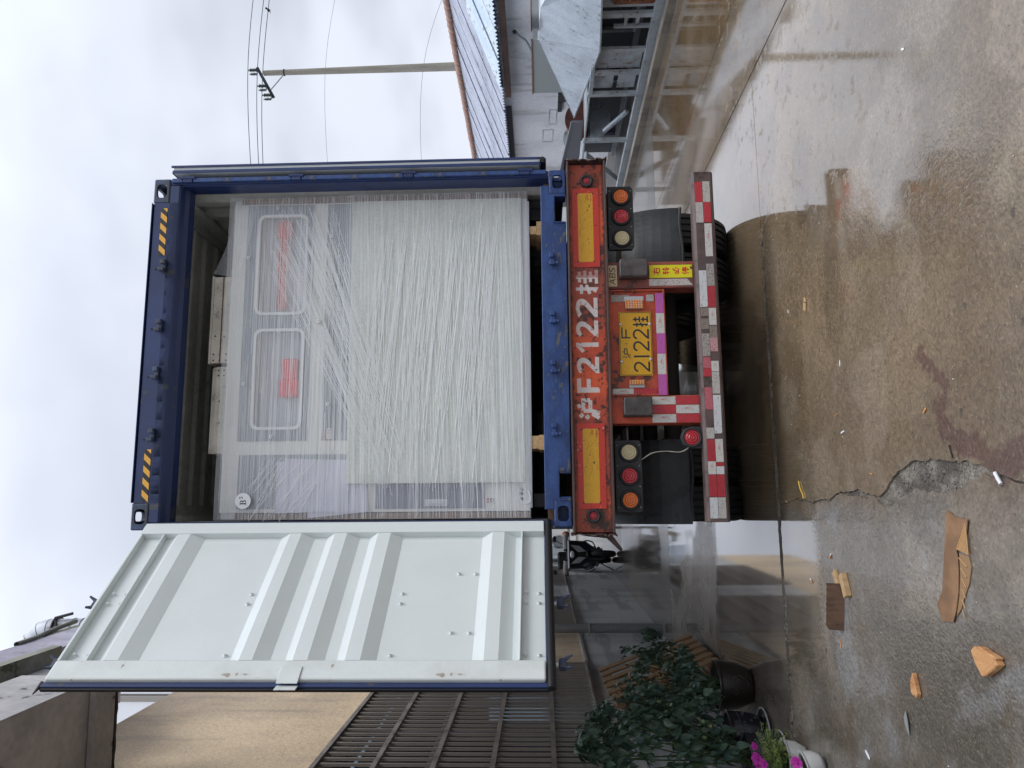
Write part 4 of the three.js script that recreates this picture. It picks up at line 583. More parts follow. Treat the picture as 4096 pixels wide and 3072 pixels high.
  // drawn folds of film, each a thin raised thread
  const r = rng(321), folds = []; const th = (pts, w) => { for (let k = 0; k + 1 < pts.length; k++) { const a = pts[k], b = pts[k + 1], dx = b[0] - a[0], dy = b[1] - a[1], l = Math.hypot(dx, dy) || 1, nx = -dy / l * w / 2, ny = dx / l * w / 2, h = w * .45; const A = [a[0] + nx, a[1] + ny, a[2]], A2 = [a[0] - nx, a[1] - ny, a[2]], T = [a[0], a[1], a[2] + h], Bq = [b[0] + nx, b[1] + ny, b[2]], B2 = [b[0] - nx, b[1] - ny, b[2]], T2 = [b[0], b[1], b[2] + h]; folds.push(...A, ...Bq, ...T2, ...A, ...T2, ...T, ...T, ...T2, ...B2, ...T, ...B2, ...A2); } };
  const zAt = (x, y) => zf + lerp(.028, .040, sst(2.98, 2.9, y) * sst(-.98, -.91, x)) + .001;
  const fold = (x0, y0, x1, y1, w) => { const pts = []; const n = 7, ph = r() * 50; for (let k = 0; k <= n; k++) { const t = k / n, x = lerp(x0, x1, t), y = lerp(y0, y1, t) + (vn(x * 1.5 + ph, ph) - .5) * .008; pts.push([x, y, zAt(x, y)]); } th(pts, w); };
  for (let i = 0; i < 900; i++) { // near-level folds over the whole front
    const y = 1.67 + r() * 2.12, L = .3 + r() * 2.0, xc = (r() - .5) * 2.3, x0 = Math.max(-1.155, xc - L / 2), x1 = Math.min(1.155, xc + L / 2); const lean = (y < 2.95 ? -.06 : .015) * (r() - .15) * (y < 2.95 ? 1.3 - Math.abs(y - 2.2) : 1); fold(x0, y - lean * x0, x1, y - lean * x1, .0010 + r() * r() * .0030);
  }
  for (let i = 0; i < 120; i++) { const t = r(), xs = lerp(1.1, .55, r()), yA = lerp(3.50, 3.05, t) + (r() - .5) * .05, dx = .8 + r() * .9, sl = lerp(.52, .30, t) + (r() - .5) * .06; fold(xs, yA, Math.max(-1.0, xs - dx), yA - sl * Math.min(dx, xs + 1.0), .0014 + r() * .0028); }
  for (let i = 0; i < 110; i++) { const yA = lerp(1.85, 2.7, r()), xs = lerp(1.1, .4, r()), dx = .7 + r() * .9; fold(xs, yA, Math.max(-.95, xs - dx), yA + .10 * dx + (r() - .5) * .06, .0018 + r() * .004); }
  for (let i = 0; i < 40; i++) { const yA = lerp(3.1, 3.5, r()), xs = lerp(-.72, -1.0, r()); fold(xs, yA, xs - .14 - r() * .1, yA + .05 + r() * .14, .0015 + r() * .003); }
  const fm = add(filmP, 'film_fold', fromPos(folds), phys(0xf8fbfb, .25, { transparent: true, opacity: .66 })); fm.userData.kind = 'stuff';
  // slack film drawn from the cabinet's corner up to the boards on top
  const sp = [], S = (u, v) => { const a = [1.12 - u * .52, 3.79 + u * u * .14, zf + .02 - .03 * u], b = [1.10 - u * .55, 3.60 + u * .12, zf + .034]; const q = [lerp(a[0], b[0], v), lerp(a[1], b[1], v), lerp(a[2], b[2], v) + .004 * (vn(u * 20, v * 14) - .5)]; return q; };
  for (let i = 0; i < 24; i++) for (let j = 0; j < 10; j++) { const A = S(i / 24, j / 10), Bq = S((i + 1) / 24, j / 10), Cq = S((i + 1) / 24, (j + 1) / 10), Dq = S(i / 24, (j + 1) / 10); sp.push(...A, ...Bq, ...Cq, ...A, ...Cq, ...Dq); }
  add(cargo, 'stretch_film', fromPos(sp), phys(0xeef2f4, .25, { transparent: true, opacity: .16 }));
}
// timber blocks under the machine and boards on top of it
const blockG = 'timber blocks under the machine';
single('timber_block', [B(.83, .93, 1.536, 1.589, -.55, -.22), B(.842, .90, 1.5905, 1.639, -.5, -.235)], paleWood, 'pale timber block under the machine, nearer the folded right door', 'wood block', [.88, 1.536, -.38], blockG);
single('timber_block', [B(-.70, -.60, 1.536, 1.589, -.55, -.22), B(-.692, -.605, 1.5905, 1.639, -.5, -.232)], paleWood, 'pale timber block under the machine, nearer the open white door', 'wood block', [-.65, 1.536, -.38], blockG);
{
  const holes = (x0, x1, y0, y1, z, list) => list.map(([u, v]) => CYL(.006, .006, .003, 10).rotateX(Math.PI / 2).translate(lerp(x0, x1, u), lerp(y0, y1, v), z + .0012));
  const c1 = thing('board_crate', 'grey-white nailed board box on top of the wrapped machine, nearer the folded door', 'crate', [.26, 3.795, -.6]);
  add(c1, 'front_board', B(-.055, .58, 3.795, 3.925, -.30, -.28), greyPly); add(c1, 'lid_board', B(-.06, .585, 3.926, 3.94, -1.1, -.275), greyPly); add(c1, 'end_board', merge([B(.565, .58, 3.795, 3.925, -1.1, -.302), B(-.055, -.04, 3.795, 3.925, -1.1, -.302)]), greyPly); add(c1, 'nail_holes', holes(-.055, .58, 3.795, 3.925, -.28, [[.03, .15], [.03, .5], [.03, .85], [.1, .15], [.1, .5], [.1, .85], [.3, .3], [.31, .8], [.62, .5]]), underDark); add(c1, 'centre_batten', B(-.053, .578, 3.855, 3.862, -.2795, -.276), std(0x5a4a3c, .8));
  const c2 = thing('board_crate', 'grey-white nailed board box on top of the wrapped machine, nearer the open white door', 'crate', [-.39, 3.795, -.6]);
  add(c2, 'front_board', B(-.70, -.085, 3.795, 3.872, -.29, -.272), greyPly); add(c2, 'lid_board', B(-.70, -.09, 3.90, 3.912, -1.1, -.30), greyPly); add(c2, 'end_board', merge([B(-.70, -.685, 3.795, 3.90, -1.1, -.292), B(-.10, -.085, 3.795, 3.90, -1.1, -.292)]), greyPly); add(c2, 'upper_board', B(-.684, -.101, 3.872, 3.90, -.31, -.296), greyPly); add(c2, 'nail_holes', holes(-.70, -.085, 3.795, 3.872, -.272, [[.9, .3], [.9, .8], [.96, .3], [.96, .8], [.6, .6], [.35, .5]]), underDark);
}

// ---------------------------------------------------------------- workshop on the left, its wall running away from the camera
const plaster = (() => { const map = tex(1024, 1024, (u, v) => { const a = fbm(u * 5, v * 3, 5, 5), b = fbm(u * 3 + 7, v * 24, 4, 3), f = vn(u * 400, v * 400, 400); let c = mixc([214, 213, 209], [184, 184, 183], sst(.35, .65, a)); c = mixc(c, [150, 152, 156], sst(.55, .68, b) * .5); const k = .94 + .12 * f; return [c[0] * k, c[1] * k, c[2] * k]; }); const m = std(0xffffff, .75, { map, bumpMap: tex(512, 512, (u, v) => 255 * fbm(u * 60, v * 60, 3, 60), false), bumpScale: .003 }); m.userData.m = 1 / 4; return m; })();
const beige = (() => { const map = tex(1024, 1024, (u, v) => { const a = fbm(u * 4, v * 4, 5, 4), b = fbm(u * 28, v * 5 + 3, 4, 28), f = vn(u * 500, v * 500, 500); let c = mixc([232, 208, 174], [208, 186, 158], sst(.35, .65, a)); c = mixc(c, [172, 156, 140], sst(.55, .75, b * .6 + a * .4) * .55); const k = .90 + .2 * f; return [c[0] * k, c[1] * k, c[2] * k]; }); const m = std(0xffffff, .85, { map, bumpMap: tex(512, 512, (u, v) => 255 * fbm(u * 90, v * 90, 3, 90), false), bumpScale: .004 }); m.userData.m = 1 / 3; return m; })();
const concreteDark = worn([196, 192, 190], [168, 165, 165], [96, 90, 88], { size: 2.5, rough: .8, amount: .5, chips: .05, seed: 101, bump: .002 });
const stainBlack = worn([48, 46, 46], [34, 34, 36], [66, 62, 60], { size: 1, rough: .8, amount: .5, seed: 103 });
const violetGrey = worn([186, 182, 194], [158, 154, 166], [120, 116, 128], { size: 2, rough: .85, amount: .6, chips: .1, streak: .3, seed: 105, bump: .003 });
const mossy = worn([156, 156, 142], [128, 130, 112], [92, 94, 76], { size: 1.4, rough: .9, amount: .6, chips: .2, seed: 107, bump: .003 });
const grilleMat = worn([150, 142, 132], [128, 120, 112], [92, 80, 70], { size: .6, rough: .5, amount: .5, chips: .1, seed: 109 });
const house = thing('workshop_building', 'workshop with barred windows and tan upper wall beside the open container door', 'building', [-2.924, 0, 0]); house.rotation.y = -0.034; LOCAL.add(house);
{
  const A = (par, name, geo, mat, label) => { const m = add(par, name, geo, mat, label); return m; }; // x = out of the wall, z along it
  const Z0 = -17, Z1 = 7;
  A(house, 'lower_wall', B(-.35, 0, 0, 1.09, Z0, Z1), plaster);
  A(house, 'window_ledge', B(-.35, .02, 1.092, 1.118, Z0, Z1), concreteDark);
  A(house, 'upper_wall', B(-.35, 0, 3.205, 5.2, Z0, Z1), beige);
  for (const [a, b] of [[-5.93, -3.94], [-10.63, -9.03], [Z0, -14.1]]) A(house, 'wall_pier', B(-.35, -.002, 1.12, 3.203, a, b), b < -9 ? plaster : beige);
  // rooms behind the windows
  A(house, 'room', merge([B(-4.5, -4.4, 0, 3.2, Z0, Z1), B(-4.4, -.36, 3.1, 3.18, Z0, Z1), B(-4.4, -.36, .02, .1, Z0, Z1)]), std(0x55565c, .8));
  const glass = phys(0xb8c4cc, .05, { transmission: 1, thickness: 0, ior: 1.5 }), frameM = std(0x8a8d98, .4, { metalness: .5 });
  const barG = new THREE.BoxGeometry(.020, 2.06, .020), railM = grilleMat;
  const grille = (z0, z1, step) => {
    const w = A(house, 'window', merge([B(-.2, -.15, 1.12, 1.17, z0, z1), B(-.2, -.15, 3.15, 3.2, z0, z1), B(-.2, -.15, 1.17, 3.15, z0, z0 + .05), B(-.2, -.15, 1.17, 3.15, z1 - .05, z1)]), frameM);
    const n = Math.max(2, Math.round((z1 - z0) / .95)); for (let i = 0; i < n; i++) { const a = lerp(z0, z1, i / n), b = lerp(z0, z1, (i + 1) / n); A(w, 'window_pane', B(-.178, -.174, 1.172, 3.148, a + .052, b - .002), glass); A(w, 'sash', merge([B(-.195, -.155, 1.171, 3.149, b - .025, b + .025), B(-.192, -.16, 2.46, 2.5, a + .05, b - .026)]), frameM); }
    const g = A(house, 'window_grille', merge([bar([.025, 1.12, z0], [.025, 1.12, z1], .04, .02), bar([.025, 3.205, z0], [.025, 3.205, z1], .04, .035)]), railM);
    for (const y of [1.515, 1.945, 2.36, 2.78]) A(g, 'grille_rail', bar([.038, y, z0], [.038, y, z1], .008, .036), railM);
    for (let z = z0 + step / 2; z < z1; z += step) { const m = new THREE.Mesh(barG, railM); m.name = 'grille_bar'; m.position.set(.022, 2.16, z); m.castShadow = m.receiveShadow = true; g.add(m); }
  };
  grille(-3.94, 1.6, .112); grille(-9.03, -5.93, .112); grille(-14.1, -10.63, .112);
  const bx = add(house, 'stored_boxes', merge([RB(-1.1, -.8, .1, 1.5, -2.4, -1.8, .02), RB(-1.2, -.9, .1, 1.35, -1.5, -.9, .02)]), std(0x8f8a86, .8)); void bx;
  // rain pipe
  const pvc = worn([140, 140, 138], [116, 117, 117], [170, 170, 168], { size: 1, rough: .45, amount: .5, chips: .1, streak: .2, seed: 111 });
  const pipe = A(house, 'rain_pipe', rod([.10, .03, -5.55], [.10, 5.2, -5.55], .062, 20), pvc);
  for (const y of [.98, 2.6]) A(pipe, 'pipe_clamp', merge([new THREE.TorusGeometry(.066, .008, 6, 24).rotateX(Math.PI / 2).translate(.10, y, -5.55), B(0, .05, y - .012, y + .012, -5.56, -5.54)]), std(0xa8a49a, .5));
  // cantilevered block and parapet high up on the near side
  A(house, 'canopy', merge([B(.002, .70, 4.61, 5.19, -.45, Z1), B(-.02, .70, 4.605, 4.66, -.60, -.452)]), concreteDark);
  A(house, 'canopy_edge', merge([(() => { const p = []; for (let i = 0; i <= 16; i++) p.push([lerp(-.02, .705, i / 16), 4.60 + .012 * (vn(i * .8, 3) - .5)]); for (let i = 16; i >= 0; i--) p.push([lerp(-.02, .705, i / 16), 4.75 + .05 * (vn(i * .5, 9) - .5)]); return extr(poly(p), .03).translate(0, 0, -.632); })()]), stainBlack);
  A(house, 'canopy_soffit_beam', B(.0, .66, 4.57, 4.604, -.44, -.28), concreteDark);
  A(house, 'canopy_gap', B(.002, .60, 5.192, 5.44, -1.2, Z1), concreteDark);
  const par = A(house, 'parapet', merge([B(.0, .69, 5.53, 5.95, -2.4, Z1)]), violetGrey); A(par, 'parapet_foot', B(.0, .73, 5.442, 5.528, -1.3, Z1), mossy); A(par, 'coping', merge([tube([[.70, 6.12, -2.6], [.70, 6.05, -2.1], [.70, 5.97, -1.75], [.70, 5.955, -1.5]], .022, 20, 8), B(.1, .68, 5.95, 6.05, -2.5, -1.9)]), mossy);
  // set-back upper floor with white windows
  const up = A(house, 'upper_floor', B(-.7, -.42, 5.2, 9.0, -9, -.9), std(0xdfe2e6, .6));
  for (const z of [-4.85, -4.05]) { const f = A(up, 'window_frame', merge([B(-.42, -.36, 5.25, 8.6, z - .06, z + .06)]), std(0x9a948e, .5)); A(f, 'frame_groove', B(-.362, -.355, 5.25, 8.6, z - .008, z + .022), std(0x2c2320, .6)); }
  A(up, 'window_box', B(-.42, -.30, 5.25, 8.6, -5.9, -5.35), std(0xa5a9ae, .5));
}
{ // insulated duct rising behind the parapet
  const duct = thing('exhaust_duct', 'white clad exhaust duct bending over above the left roof, behind the door top', 'duct', [-2.6, 6.0, -5.1]);
  const cl = worn([206, 210, 216], [182, 186, 192], [140, 142, 148], { size: .8, rough: .5, amount: .5, chips: .15, seed: 121 });
  add(duct, 'riser', merge([rod([-2.545, 5.6, -5.08], [-2.565, 7.82, -5.08], .128, 28)]), cl);
  const el = add(duct, 'elbow', tube([[-2.565, 7.82, -5.08], [-2.575, 7.98, -5.08], [-2.63, 8.10, -5.09], [-2.73, 8.17, -5.1], [-2.9, 8.2, -5.12], [-3.6, 8.2, -5.14]], .128, 30, 24), cl);
  for (const [p, rot] of [[[-2.572, 7.93, -5.08], .1], [[-2.60, 8.04, -5.085], .45], [[-2.70, 8.155, -5.1], 1.0], [[-2.9, 8.2, -5.12], 1.5]]) { const g = new THREE.TorusGeometry(.13, .005, 6, 30).rotateX(Math.PI / 2).rotateZ(rot).translate(...p); add(el, 'seam', g, std(0x4a4c52, .5)); }
  for (const y of [7.5, 7.62]) add(duct, 'seam', new THREE.TorusGeometry(.13, .004, 6, 30).rotateX(Math.PI / 2).translate(-2.56, y, -5.08), std(0x5a5c62, .5));
  add(duct, 'clamp', merge([new THREE.TorusGeometry(.145, .018, 8, 30).rotateX(Math.PI / 2).rotateZ(.06).translate(-2.567, 7.84, -5.08), bar([-2.42, 7.84, -5.0], [-2.36, 7.60, -4.98], .03), bar([-2.44, 7.80, -4.96], [-2.62, 7.78, -4.94], .025), bar([-2.60, 7.80, -4.94], [-2.62, 7.66, -4.94], .03)]), std(0x1d1c1c, .6));
}
// far end of the alley
{
  const far = thing('far_shed', 'pale sheet-clad shed closing the far end of the alley', 'shed', [-1, 0, -32]);
  const whiteSheet = worn([206, 206, 202], [186, 186, 182], [150, 146, 138], { size: 2, rough: .6, amount: .5, chips: .1, streak: .15, seed: 131 });
  add(far, 'wall', B(-9, 6, 0, 2.2, -32.6, -32.4), whiteSheet);
  for (let i = 0; i < 26; i++) add(far, 'cladding_batten', B(-4 + i * .3, -3.97 + i * .3, 0.02, 2.15, -32.4, -32.36), whiteSheet);
  add(far, 'roof', new THREE.BoxGeometry(15.6, .08, 5).rotateX(.1).translate(-1.5, 2.47, -34.6), std(0x9aa0a6, .5));
  const rack = thing('pipe_rack', 'thin steel frame rack with grey and tan bundles behind the scooter', 'rack', [-2.1, 0, -16]);
  const rk = std(0x4a4b4e, .5);
  for (const x of [-2.75, -1.55]) for (const z of [-16.4, -15.2]) add(rack, 'rack_post', B(x - .02, x + .02, 0, 1.75, z - .02, z + .02), rk);
  for (const y of [.9, 1.35, 1.72]) add(rack, 'rack_rail', merge([B(-2.73, -1.57, y - .015, y + .015, -15.215, -15.185), B(-2.765, -2.735, y - .015, y + .015, -16.38, -15.22), B(-1.565, -1.535, y - .015, y + .015, -16.38, -15.22)]), rk);
  add(rack, 'wrapped_roll', merge([rod([-1.9, 1.16, -15.3], [-1.9, 1.16, -16.3], .17, 18)]), std(0xb9bcc2, .4)); add(rack, 'tan_pipe', merge([rod([-1.66, 1.46, -15.0], [-1.66, 1.46, -16.6], .08, 16), rod([-1.72, 1.80, -15.0], [-1.72, 1.80, -16.6], .06, 16)]), std(0xb0a28c, .6));
  add(rack, 'rack_shelf', B(-2.73, -1.57, .93, .95, -16.38, -15.22), std(0xc9c5ba, .6)); add(rack, 'white_bag', RB(-2.6, -1.7, 1.37, 1.52, -16.2, -15.3, .06, 3), std(0xcfcfcd, .7));
}
{ // scooter facing the camera
  const sc = thing('scooter', 'black and silver electric scooter with grip covers parked by the left wall', 'scooter', [-2.12, 0, -12.55]); sc.rotation.y = 0.16; sc.scale.setScalar(1.1); LOCAL.add(sc);
  const blk = phys(0x141517, .28, { clearcoat: .5 }), dk = std(0x1c1d1f, .6), silver = std(0xb4b6b8, .35, { metalness: .5 }), sleeve = std(0xa9a6a2, .45);
  const wg = new THREE.TorusGeometry(.215, .052, 10, 30).rotateY(Math.PI / 2), rimG = new THREE.TorusGeometry(.165, .014, 8, 26).rotateY(Math.PI / 2), hubG = CYL(.05, .05, .09, 16).rotateZ(Math.PI / 2);
  for (const z of [.52, -.62]) { const w = add(sc, 'wheel', hubG.clone().translate(0, .27, z), dk); add(w, 'tyre', wg.clone().translate(0, .27, z), std(0x111112, .7)); add(w, 'rim', merge([rimG.clone().translate(0, .27, z), ...[0, 1, 2].map((k) => bar([0, .27 + .16 * Math.cos(k * 2.09), z + .16 * Math.sin(k * 2.09)], [0, .27, z], .02))]), silver); }
  add(sc, 'front_mudguard', new THREE.TorusGeometry(.285, .05, 8, 16, 2.2).rotateY(Math.PI / 2).rotateX(-.2).scale(1.2, 1, 1).translate(0, .27, .52), blk);
  add(sc, 'fork', merge([rod([-.09, .27, .52], [-.08, .80, .36], .022), rod([.09, .27, .52], [.08, .80, .36], .022)]), dk);
  add(sc, 'front_fairing', merge([extr(poly([[-.25, .92], [.25, .92], [.23, .60], [.10, .42], [-.10, .42], [-.23, .60]]), .10, .03).translate(0, 0, .34)]), blk);
  add(sc, 'fairing_wing', merge([extr(poly([[.06, .60], [.16, .72], [.18, .88], [.05, .74]]), .02, .006).translate(0, 0, .475), extr(poly([[-.06, .60], [-.16, .72], [-.18, .88], [-.05, .74]]), .02, .006).translate(0, 0, .475)]), silver);
  add(sc, 'headlight', new THREE.SphereGeometry(.055, 16, 10).scale(1.3, .8, .5).translate(0, .86, .49), phys(0xd8dcde, .12, { clearcoat: 1 }));
  add(sc, 'crash_bar', merge([tube([[-.10, .38, .42], [-.25, .46, .40], [-.27, .60, .38], [-.16, .70, .42], [0, .50, .52], [.16, .70, .42], [.27, .60, .38], [.25, .46, .40], [.10, .38, .42]], .013, 50, 6)]), dk);
  add(sc, 'handlebar', tube([[-.34, .98, .16], [-.14, .97, .26], [0, .95, .30], [.14, .97, .26], [.34, .98, .16]], .014, 24, 8), dk);
  for (const s of [1, -1]) { const c = add(sc, 'grip_cover', tube([[s * .10, .97, .32], [s * .22, .98, .27], [s * .34, .975, .17], [s * .42, .965, .06]], .055, 14, 12), sleeve); add(c, 'cover_cuff', rod([s * .40, .967, .08], [s * .45, .962, .0], .05, 12, .075), std(0xb4612c, .6)); add(sc, 'mirror', merge([rod([s * .2, .99, .24], [s * .30, 1.17, .2], .007), new THREE.SphereGeometry(.055, 12, 8).scale(1.2, .75, .3).translate(s * .33, 1.2, .2)]), dk); }
  add(sc, 'windscreen', (() => { const g = new THREE.CylinderGeometry(.34, .30, .42, 20, 1, true, -.62, 1.24).translate(0, 1.2, .05); return g; })(), phys(0xbfc6cc, .08, { transmission: 1, thickness: 0, ior: 1.45 }));
  add(sc, 'floorboard', RB(-.16, .16, .30, .37, -.35, .40, .03), dk); add(sc, 'body', RB(-.17, .17, .36, .74, -.85, -.20, .09, 4), blk); add(sc, 'seat', RB(-.15, .15, .74, .83, -.88, -.18, .04, 3), std(0x202123, .7));
  add(sc, 'top_box', RB(-.19, .19, .84, 1.12, -1.1, -.72, .05, 3), dk); add(sc, 'side_stand', rod([-.1, .3, -.1], [-.26, .012, -.05], .012), dk); add(sc, 'rear_frame', merge([tube([[-.22, .38, -.2], [-.26, .5, -.6], [-.22, .6, -.95]], .014, 16, 6), tube([[.22, .38, -.2], [.26, .5, -.6], [.22, .6, -.95]], .014, 16, 6)]), dk);
}

// ---------------------------------------------------------------- pallet and potted plants along the left wall
const palletWood = worn([158, 126, 90], [130, 102, 74], [92, 72, 54], { size: .5, rough: .75, amount: .6, streak: .25, chips: .1, seed: 141, bump: .0015 });
{
  const p = thing('wooden_pallet', 'weathered wooden pallet leaning against the wall behind the plants', 'pallet', [-2.52, 0, -3.1]); LOCAL.add(p);
  p.rotation.set(0.04, -0.05, 0.34, 'YXZ'); p.position.set(-2.44, 0.03, -2.70); p.scale.setScalar(.9);
  const S = new RoundedBoxGeometry(.02, 1.12, .10, 1, .003), N = new RoundedBoxGeometry(.085, 1.22, .085, 1, .004); // boards upright, x is the thickness
  for (let i = 0; i < 6; i++) put(p, 'deck_board', S, palletWood, [.055, .57, -.55 + i * .22], [(vn(i, 3) - .5) * .02, 0, 0]);
  for (const y of [.08, .57, 1.06]) put(p, 'stringer', N, palletWood, [0, y, 0], [Math.PI / 2, 0, 0]);
  for (let i = 0; i < 3; i++) put(p, 'back_board', S, palletWood, [-.055, .57, -.45 + i * .45]);
  for (const y of [.08, .57, 1.06]) for (const z of [-.4, 0, .4]) put(p, 'block', new THREE.BoxGeometry(.06, .09, .1), palletWood, [.018, y, z]);
}
const glazeBlack = phys(0x1d1f26, .25, { clearcoat: .6, clearcoatRoughness: .15 }), glazeBrown = phys(0x2b2622, .35, { clearcoat: .3 }), reliefTan = std(0x4a4036, .55), reliefSilver = std(0x70737c, .45), soil = std(0x2a2119, .95), whiteGlaze = std(0xb9bab8, .35);
const jarG = (r0, r1, h, rim, seg = 40) => new THREE.LatheGeometry([[0.001, .004], [r0 * .96, .004], [r0, .02], [lerp(r0, r1, .55) * 1.06, h * .45], [r1, h * .88], [r1 * .97, h * .92], [r1 * rim, h * .96], [r1 * rim, h], [r1 * rim - .02, h], [r1 * .93, h * .93], [r1 * .9, h * .86], [0.001, h * .86]].map((a) => new THREE.Vector2(...a)), seg);
function pot(name, label, x, z, r0, r1, h, mat, group) { const t = thing(name, label, 'plant pot', [x, 0, z], group); add(t, 'pot_body', jarG(r0, r1, h, 1.04).translate(x, 0, z), mat); add(t, 'soil', CYL(r1 * .9, r1 * .9, .012, 28).translate(x, h * .875, z), soil); return t; }
// scroll reliefs wrapped on a pot's side
function onPot(x, z, r0, r1, h, pts, w, a0) { return tube(pts.map(([u, v]) => { const y = v * h, f = y / h, r = (f < .45 ? lerp(r0, lerp(r0, r1, .55) * 1.06, f / .45) : lerp(lerp(r0, r1, .55) * 1.06, r1, (f - .45) / .43)) + .001, a = a0 + u / r1; return [x + Math.sin(a) * r, y, z + Math.cos(a) * r]; }), w, pts.length * 5, 5); }
const G4 = 'glazed pots along the left wall';
const potA = pot('glazed_pot', 'large brown-black glazed pot with raised scroll, beside the pallet', -2.44, -1.22, .13, .185, .27, glazeBrown, G4);
const potB = pot('glazed_pot', 'dark blue-black glazed pot with fine flower pattern, between the brown pot and the key-pattern pot', -2.70, -.84, .125, .165, .28, glazeBlack, G4);
const potC = pot('glazed_pot', 'black glazed pot with square key border, behind the pink flowers', -2.725, -.42, .115, .15, .26, glazeBlack, G4);
{
  const spiral = (cx, cy, R, t0, dir, n = 16) => { const o = []; for (let i = 0; i <= n; i++) { const k = i / n, a = t0 + dir * k * 5.5, r = R * (1 - .8 * k); o.push([cx + Math.cos(a) * r, cy + Math.sin(a) * r * 3.4]); } return o; };
  const RA = [-2.44, -1.22, .13, .185, .27];
  add(potA, 'relief', merge([onPot(...RA, spiral(0.02, .55, .045, 1, 1), .004, .35), onPot(...RA, [[.03, .3], [.05, .45], [.035, .58], [.0, .66]], .006, .35), onPot(...RA, [[.03, .3], [.0, .2], [-.03, .18]], .004, .35), onPot(...RA, [[.03, .3], [.06, .2], [.09, .2]], .004, .35), onPot(...RA, [[.03, .3], [.03, .18], [.04, .1]], .004, .35), onPot(...RA, spiral(-.08, .6, .03, 0, -1), .003, .35)]), reliefTan);
  const RB_ = [-2.70, -.84, .125, .165, .28], L = []; for (let k = 0; k < 7; k++) { const c = -.16 + k * .055; L.push(onPot(...RB_, spiral(c, .62 - (k % 2) * .3, .02, k, k % 2 ? 1 : -1, 12), .0016, .45), onPot(...RB_, spiral(c + .02, .45 + (k % 2) * .2, .014, k + 2, k % 2 ? -1 : 1, 12), .0014, .45)); } for (let k = 0; k < 6; k++) { const a = k / 6 * 6.283; L.push(onPot(...RB_, [[0, .55], [.012 * Math.cos(a + .4), .55 + .045 * Math.sin(a + .4)], [.02 * Math.cos(a), .55 + .075 * Math.sin(a)], [.012 * Math.cos(a - .4), .55 + .045 * Math.sin(a - .4)], [0, .55]], .0014, .45)); }
  add(potB, 'relief', merge(L), reliefSilver); add(potB, 'relief_band', merge([onPot(...RB_, Array.from({ length: 24 }, (_, i) => [-.25 + i * .022, .76]), .0015, .45)]), reliefSilver);
  const RC = [-2.725, -.42, .115, .15, .26], K = []; for (let k = 0; k < 9; k++) { const c = -.22 + k * .048; for (const [s, o] of [[.018, 0], [.011, 0]]) { const q = [[-s, -s], [s, -s], [s, s], [-s, s], [-s, -s * .3]]; for (let i = 0; i + 1 < q.length; i++) K.push(onPot(...RC, [[c + q[i][0], .62 + q[i][1] * 3.6], [c + (q[i][0] + q[i + 1][0]) / 2, .62 + (q[i][1] + q[i + 1][1]) * 1.8], [c + q[i + 1][0], .62 + q[i + 1][1] * 3.6]], .0018, .45)); } }
  add(potC, 'key_border', merge(K), std(0x8d8672, .5));
}
for (const [x, z, r, lab] of [[-2.70, -.84, .185, 'pale-rimmed saucer under the flower-pattern pot'], [-2.725, -.42, .165, 'pale-rimmed saucer under the key-pattern pot']]) { const sa = thing('pot_saucer', lab, 'saucer', [x, 0, z], 'saucers under the pots'); add(sa, 'saucer_rim', new THREE.TorusGeometry(r, .006, 8, 44).rotateX(Math.PI / 2).translate(x, .024, z), whiteGlaze); add(sa, 'saucer_wall', new THREE.CylinderGeometry(r, r * .85, .022, 40, 1, true).translate(x, .012, z), glazeBrown); }

// leaves: folded blades with their own edges, shared between plants
function leafGeo(len, wid, droop) { const pos = []; const N = 4; const P = (t, s) => { const w = wid * Math.sin(Math.PI * Math.pow(t, .8)) * (1 - .1 * t) * (t > .97 ? 0 : 1) * .5; return [s * w, -droop * len * t * t + .25 * Math.abs(s) * w, t * len]; }; for (let k = 0; k < N; k++) { const a = k / N, b = (k + 1) / N; for (const s of [-1, 1]) { pos.push(...P(a, 0), ...P(b, 0), ...P(b, s), ...P(a, 0), ...P(b, s), ...P(a, s)); } } return fromPos(pos); }
const leafMat = (c, ro = .42) => phys(c, ro, { transmission: .25, thickness: 0, ior: 1.4 });
const greens = [[.045, .085, .058], [.060, .108, .070], [.075, .125, .075], [.050, .098, .075]].map(([r, g, b]) => leafMat(new THREE.Color().setRGB(r, g, b), .45)), stemM = std(new THREE.Color().setRGB(.06, .10, .035), .6), veryDarkStem = std(new THREE.Color().setRGB(.06, .055, .03), .7);
